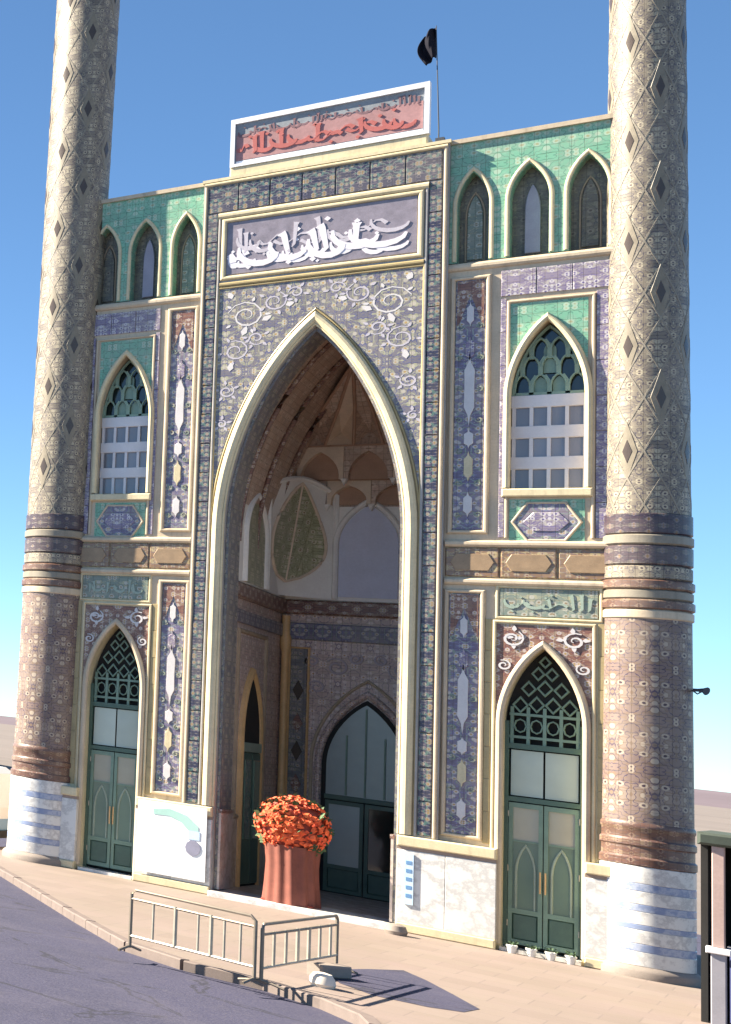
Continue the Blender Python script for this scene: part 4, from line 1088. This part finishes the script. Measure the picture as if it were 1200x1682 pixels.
# poster on the left plinth, strip sign on the right plinth
M['paper'] = plain('poster_paper', (.78, .80, .80), .6, .06)
M['mint'] = plain('mint_print', (.36, .58, .52), .6, .15); M['skyb'] = plain('sky_print', (.50, .66, .82), .6, .15); M['greyp'] = plain('grey_print', (.24, .24, .32), .6, .2)
po = empty('poster', 'white poster with mint green swoosh on the left marble plinth', 'poster', (0, 0, 0))
MB().bx(-2.46, -1.36, -.128, -.114, .22, 1.60).build('sheet', 'paper', po)
MB().ribbon([(-2.20, 1.40), (-1.95, 1.43), (-1.72, 1.35), (-1.56, 1.18), (-1.53, 1.04)], [.10, .14, .16, .18, .10], -.134, -.126).build('swoosh', 'mint', po)
MB().poly([(-1.64, .98), (-1.46, .98), (-1.46, 1.14), (-1.64, 1.14)], -.136, -.126).build('blue_patch', 'skyb', po)
MB().poly([(-1.56 + .12 * math.cos(k * .6283), .82 + .15 * math.sin(k * .6283)) for k in range(10)], -.138, -.126).build('grey_emblem', 'greyp', po)
si = empty('wall_sign', 'narrow upright pale blue sign on the marble pier right of the portal', 'sign', (0, 0, 0))
MB().bx(1.40, 1.52, -.092, -.072, .48, 1.34).build('plate', 'skyb', si)
M['signblue'] = plain('blue_print', (.12, .25, .45), .6, .15)
for k in range(5): MB().bx(1.425, 1.495, -.096, -.090, .60 + k * .14, .66 + k * .14).build('print_block', 'signblue', si)

# speaker on the right minaret
sp = empty('loudspeaker', 'small grey horn loudspeaker on the right side of the right minaret', 'loudspeaker', (4.70, .2, 4.53))
mb = MB(); mb.tube([(-.06, 0, 0), (.0, -.02, 0)], [.025, .025], 10).tube([(-.01, -.02, 0), (.04, -.04, 0), (.075, -.06, -.01)], [.025, .035, .065], 12); mb.build('horn', 'pole', sp)
MB().tube([(-.08, .0, 0), (-.02, 0, -.06), (.02, -.02, -.02)], .012, 6).build('bracket', 'pole', sp)

# kiosk at the right edge
M['pinkpost'] = plain('pink_plaster', (.40, .29, .26), .8, .2, 3); M['greypost'] = plain('grey_post_base', (.26, .25, .28), .8, .2, 4)
M['roofg'] = plain('dark_green_canopy', (.045, .06, .045), .7, .3); M['bluep'] = plain('blue_counter_paint', (.05, .06, .16), .5, .25)
ki = empty('kiosk', 'small dark kiosk with green canopy and pink corner post beyond the right minaret', 'kiosk', (4.93, -4.6, 0))
MB().bx(-.02, 1.9, -.15, 2.6, 2.26, 2.42, .03).build('canopy', 'roofg', ki)
MB().bx(.10, .21, -.10, .02, .98, 2.26, .01).build('post', 'pinkpost', ki)
MB().bx(.09, .22, -.11, .03, 0, .90, .01).build('post_base', 'greypost', ki)
MB().bx(.05, .26, -.14, .06, .90, .98, .01).build('post_collar', 'win_white', ki)
MB().bx(.24, 1.8, .1, .16, .05, .92, .01).build('counter_front', 'bluep', ki)
MB().bx(.22, 1.82, .0, .4, .92, 1.0, .01).build('counter_top', 'greypost', ki)
MB().bx(.0, .06, .1, 2.5, 0, 2.26).build('side_panel', 'dark', ki)
MB().bx(0.06, 1.8, 2.44, 2.5, 0, 2.26).build('back_panel', 'dark', ki)
MB().bx(1.74, 1.8, .16, 2.44, 0, 2.26).build('side_panel', 'dark', ki)

# parked van left of the left minaret
M['vanw'] = plain('white_van_paint', (.70, .72, .74), .3, .06); M['vanb'] = plain('blue_van_paint', (.10, .26, .46), .3, .1); M['tyre'] = plain('rubber', (.02, .02, .022), .85, .2)
va = empty('parked_van', 'white and blue van parked beyond the left minaret', 'van', (-7.55, 1.9, -.12))
def vbody(pts, y0, y1, name, mat, parent): return MB().poly(pts, y0, y1, .05).build(name, mat, parent)
vbody([(-2.0, .75), (2.0, .75), (2.0, 1.0), (1.9, 1.75), (1.7, 1.88), (-1.25, 1.88), (-1.8, 1.1), (-2.0, 1.0)], -.8, .8, 'upper_body', 'vanw', va)
vbody([(-2.0, .32), (2.0, .32), (2.02, .75), (-2.02, .75)], -.82, .82, 'lower_body', 'vanb', va)
for x0, x1 in ((-1.35, -.55), (-.5, .5), (.55, 1.7)): MB().poly([(x0 + (.18 if x0 < -1 else 0), 1.12), (x1, 1.12), (x1, 1.66), (x0 + (.45 if x0 < -1 else 0), 1.66)] if x0 > -1 else [(x0 - .05, 1.12), (x1, 1.12), (x1, 1.66), (x0 + .3, 1.66)], -.812, -.79).build('window', 'glass_dark', va)
for x in (-1.25, 1.25):
    for y in (-.76, .76):
        wh = MB(); wh.tube([(x, y - .1, .32), (x, y + .1, .32)], .32, 20); wo = wh.build('wheel', 'tyre', va)
        MB().tube([(x, y - .115, .32), (x, y + .115, .32)], .18, 16).build('rim', 'metal', wo)
MB().bx(2.02, 2.08, -.78, .78, .34, .5, .01).build('bumper', 'tyre', va)
for y in (-.7, .7): MB().bx(2.0, 2.03, y - .08, y + .08, .85, 1.15).build('tail_light', 'red', va)

# pale low building far to the left
M['palewall'] = plain('pale_render', (.58, .51, .38), .85, .15, 1)
bl = empty('low_building', 'pale cream flat roofed building far behind the parked van', 'building', (-46, 62, -.13), rotz=R(-38))
MB().bx(-16, 16, 0, 9, 0, 4.4).build('wall', 'palewall', bl)
MB().bx(-16.3, 16.3, -.3, 9.3, 4.4, 4.8).build('roof', 'brick', bl)
for k in range(8):
    wo = MB().bx(-14.5 + k * 4, -12.7 + k * 4, -.06, 0, 1.3, 3.0).build('window', 'glass_dark', bl)
    MB().sweep(rect_loop(-14.5 + k * 4, -12.7 + k * 4, 1.3, 3.0), .14, -.02, .1, True).build('frame', 'win_white', wo)
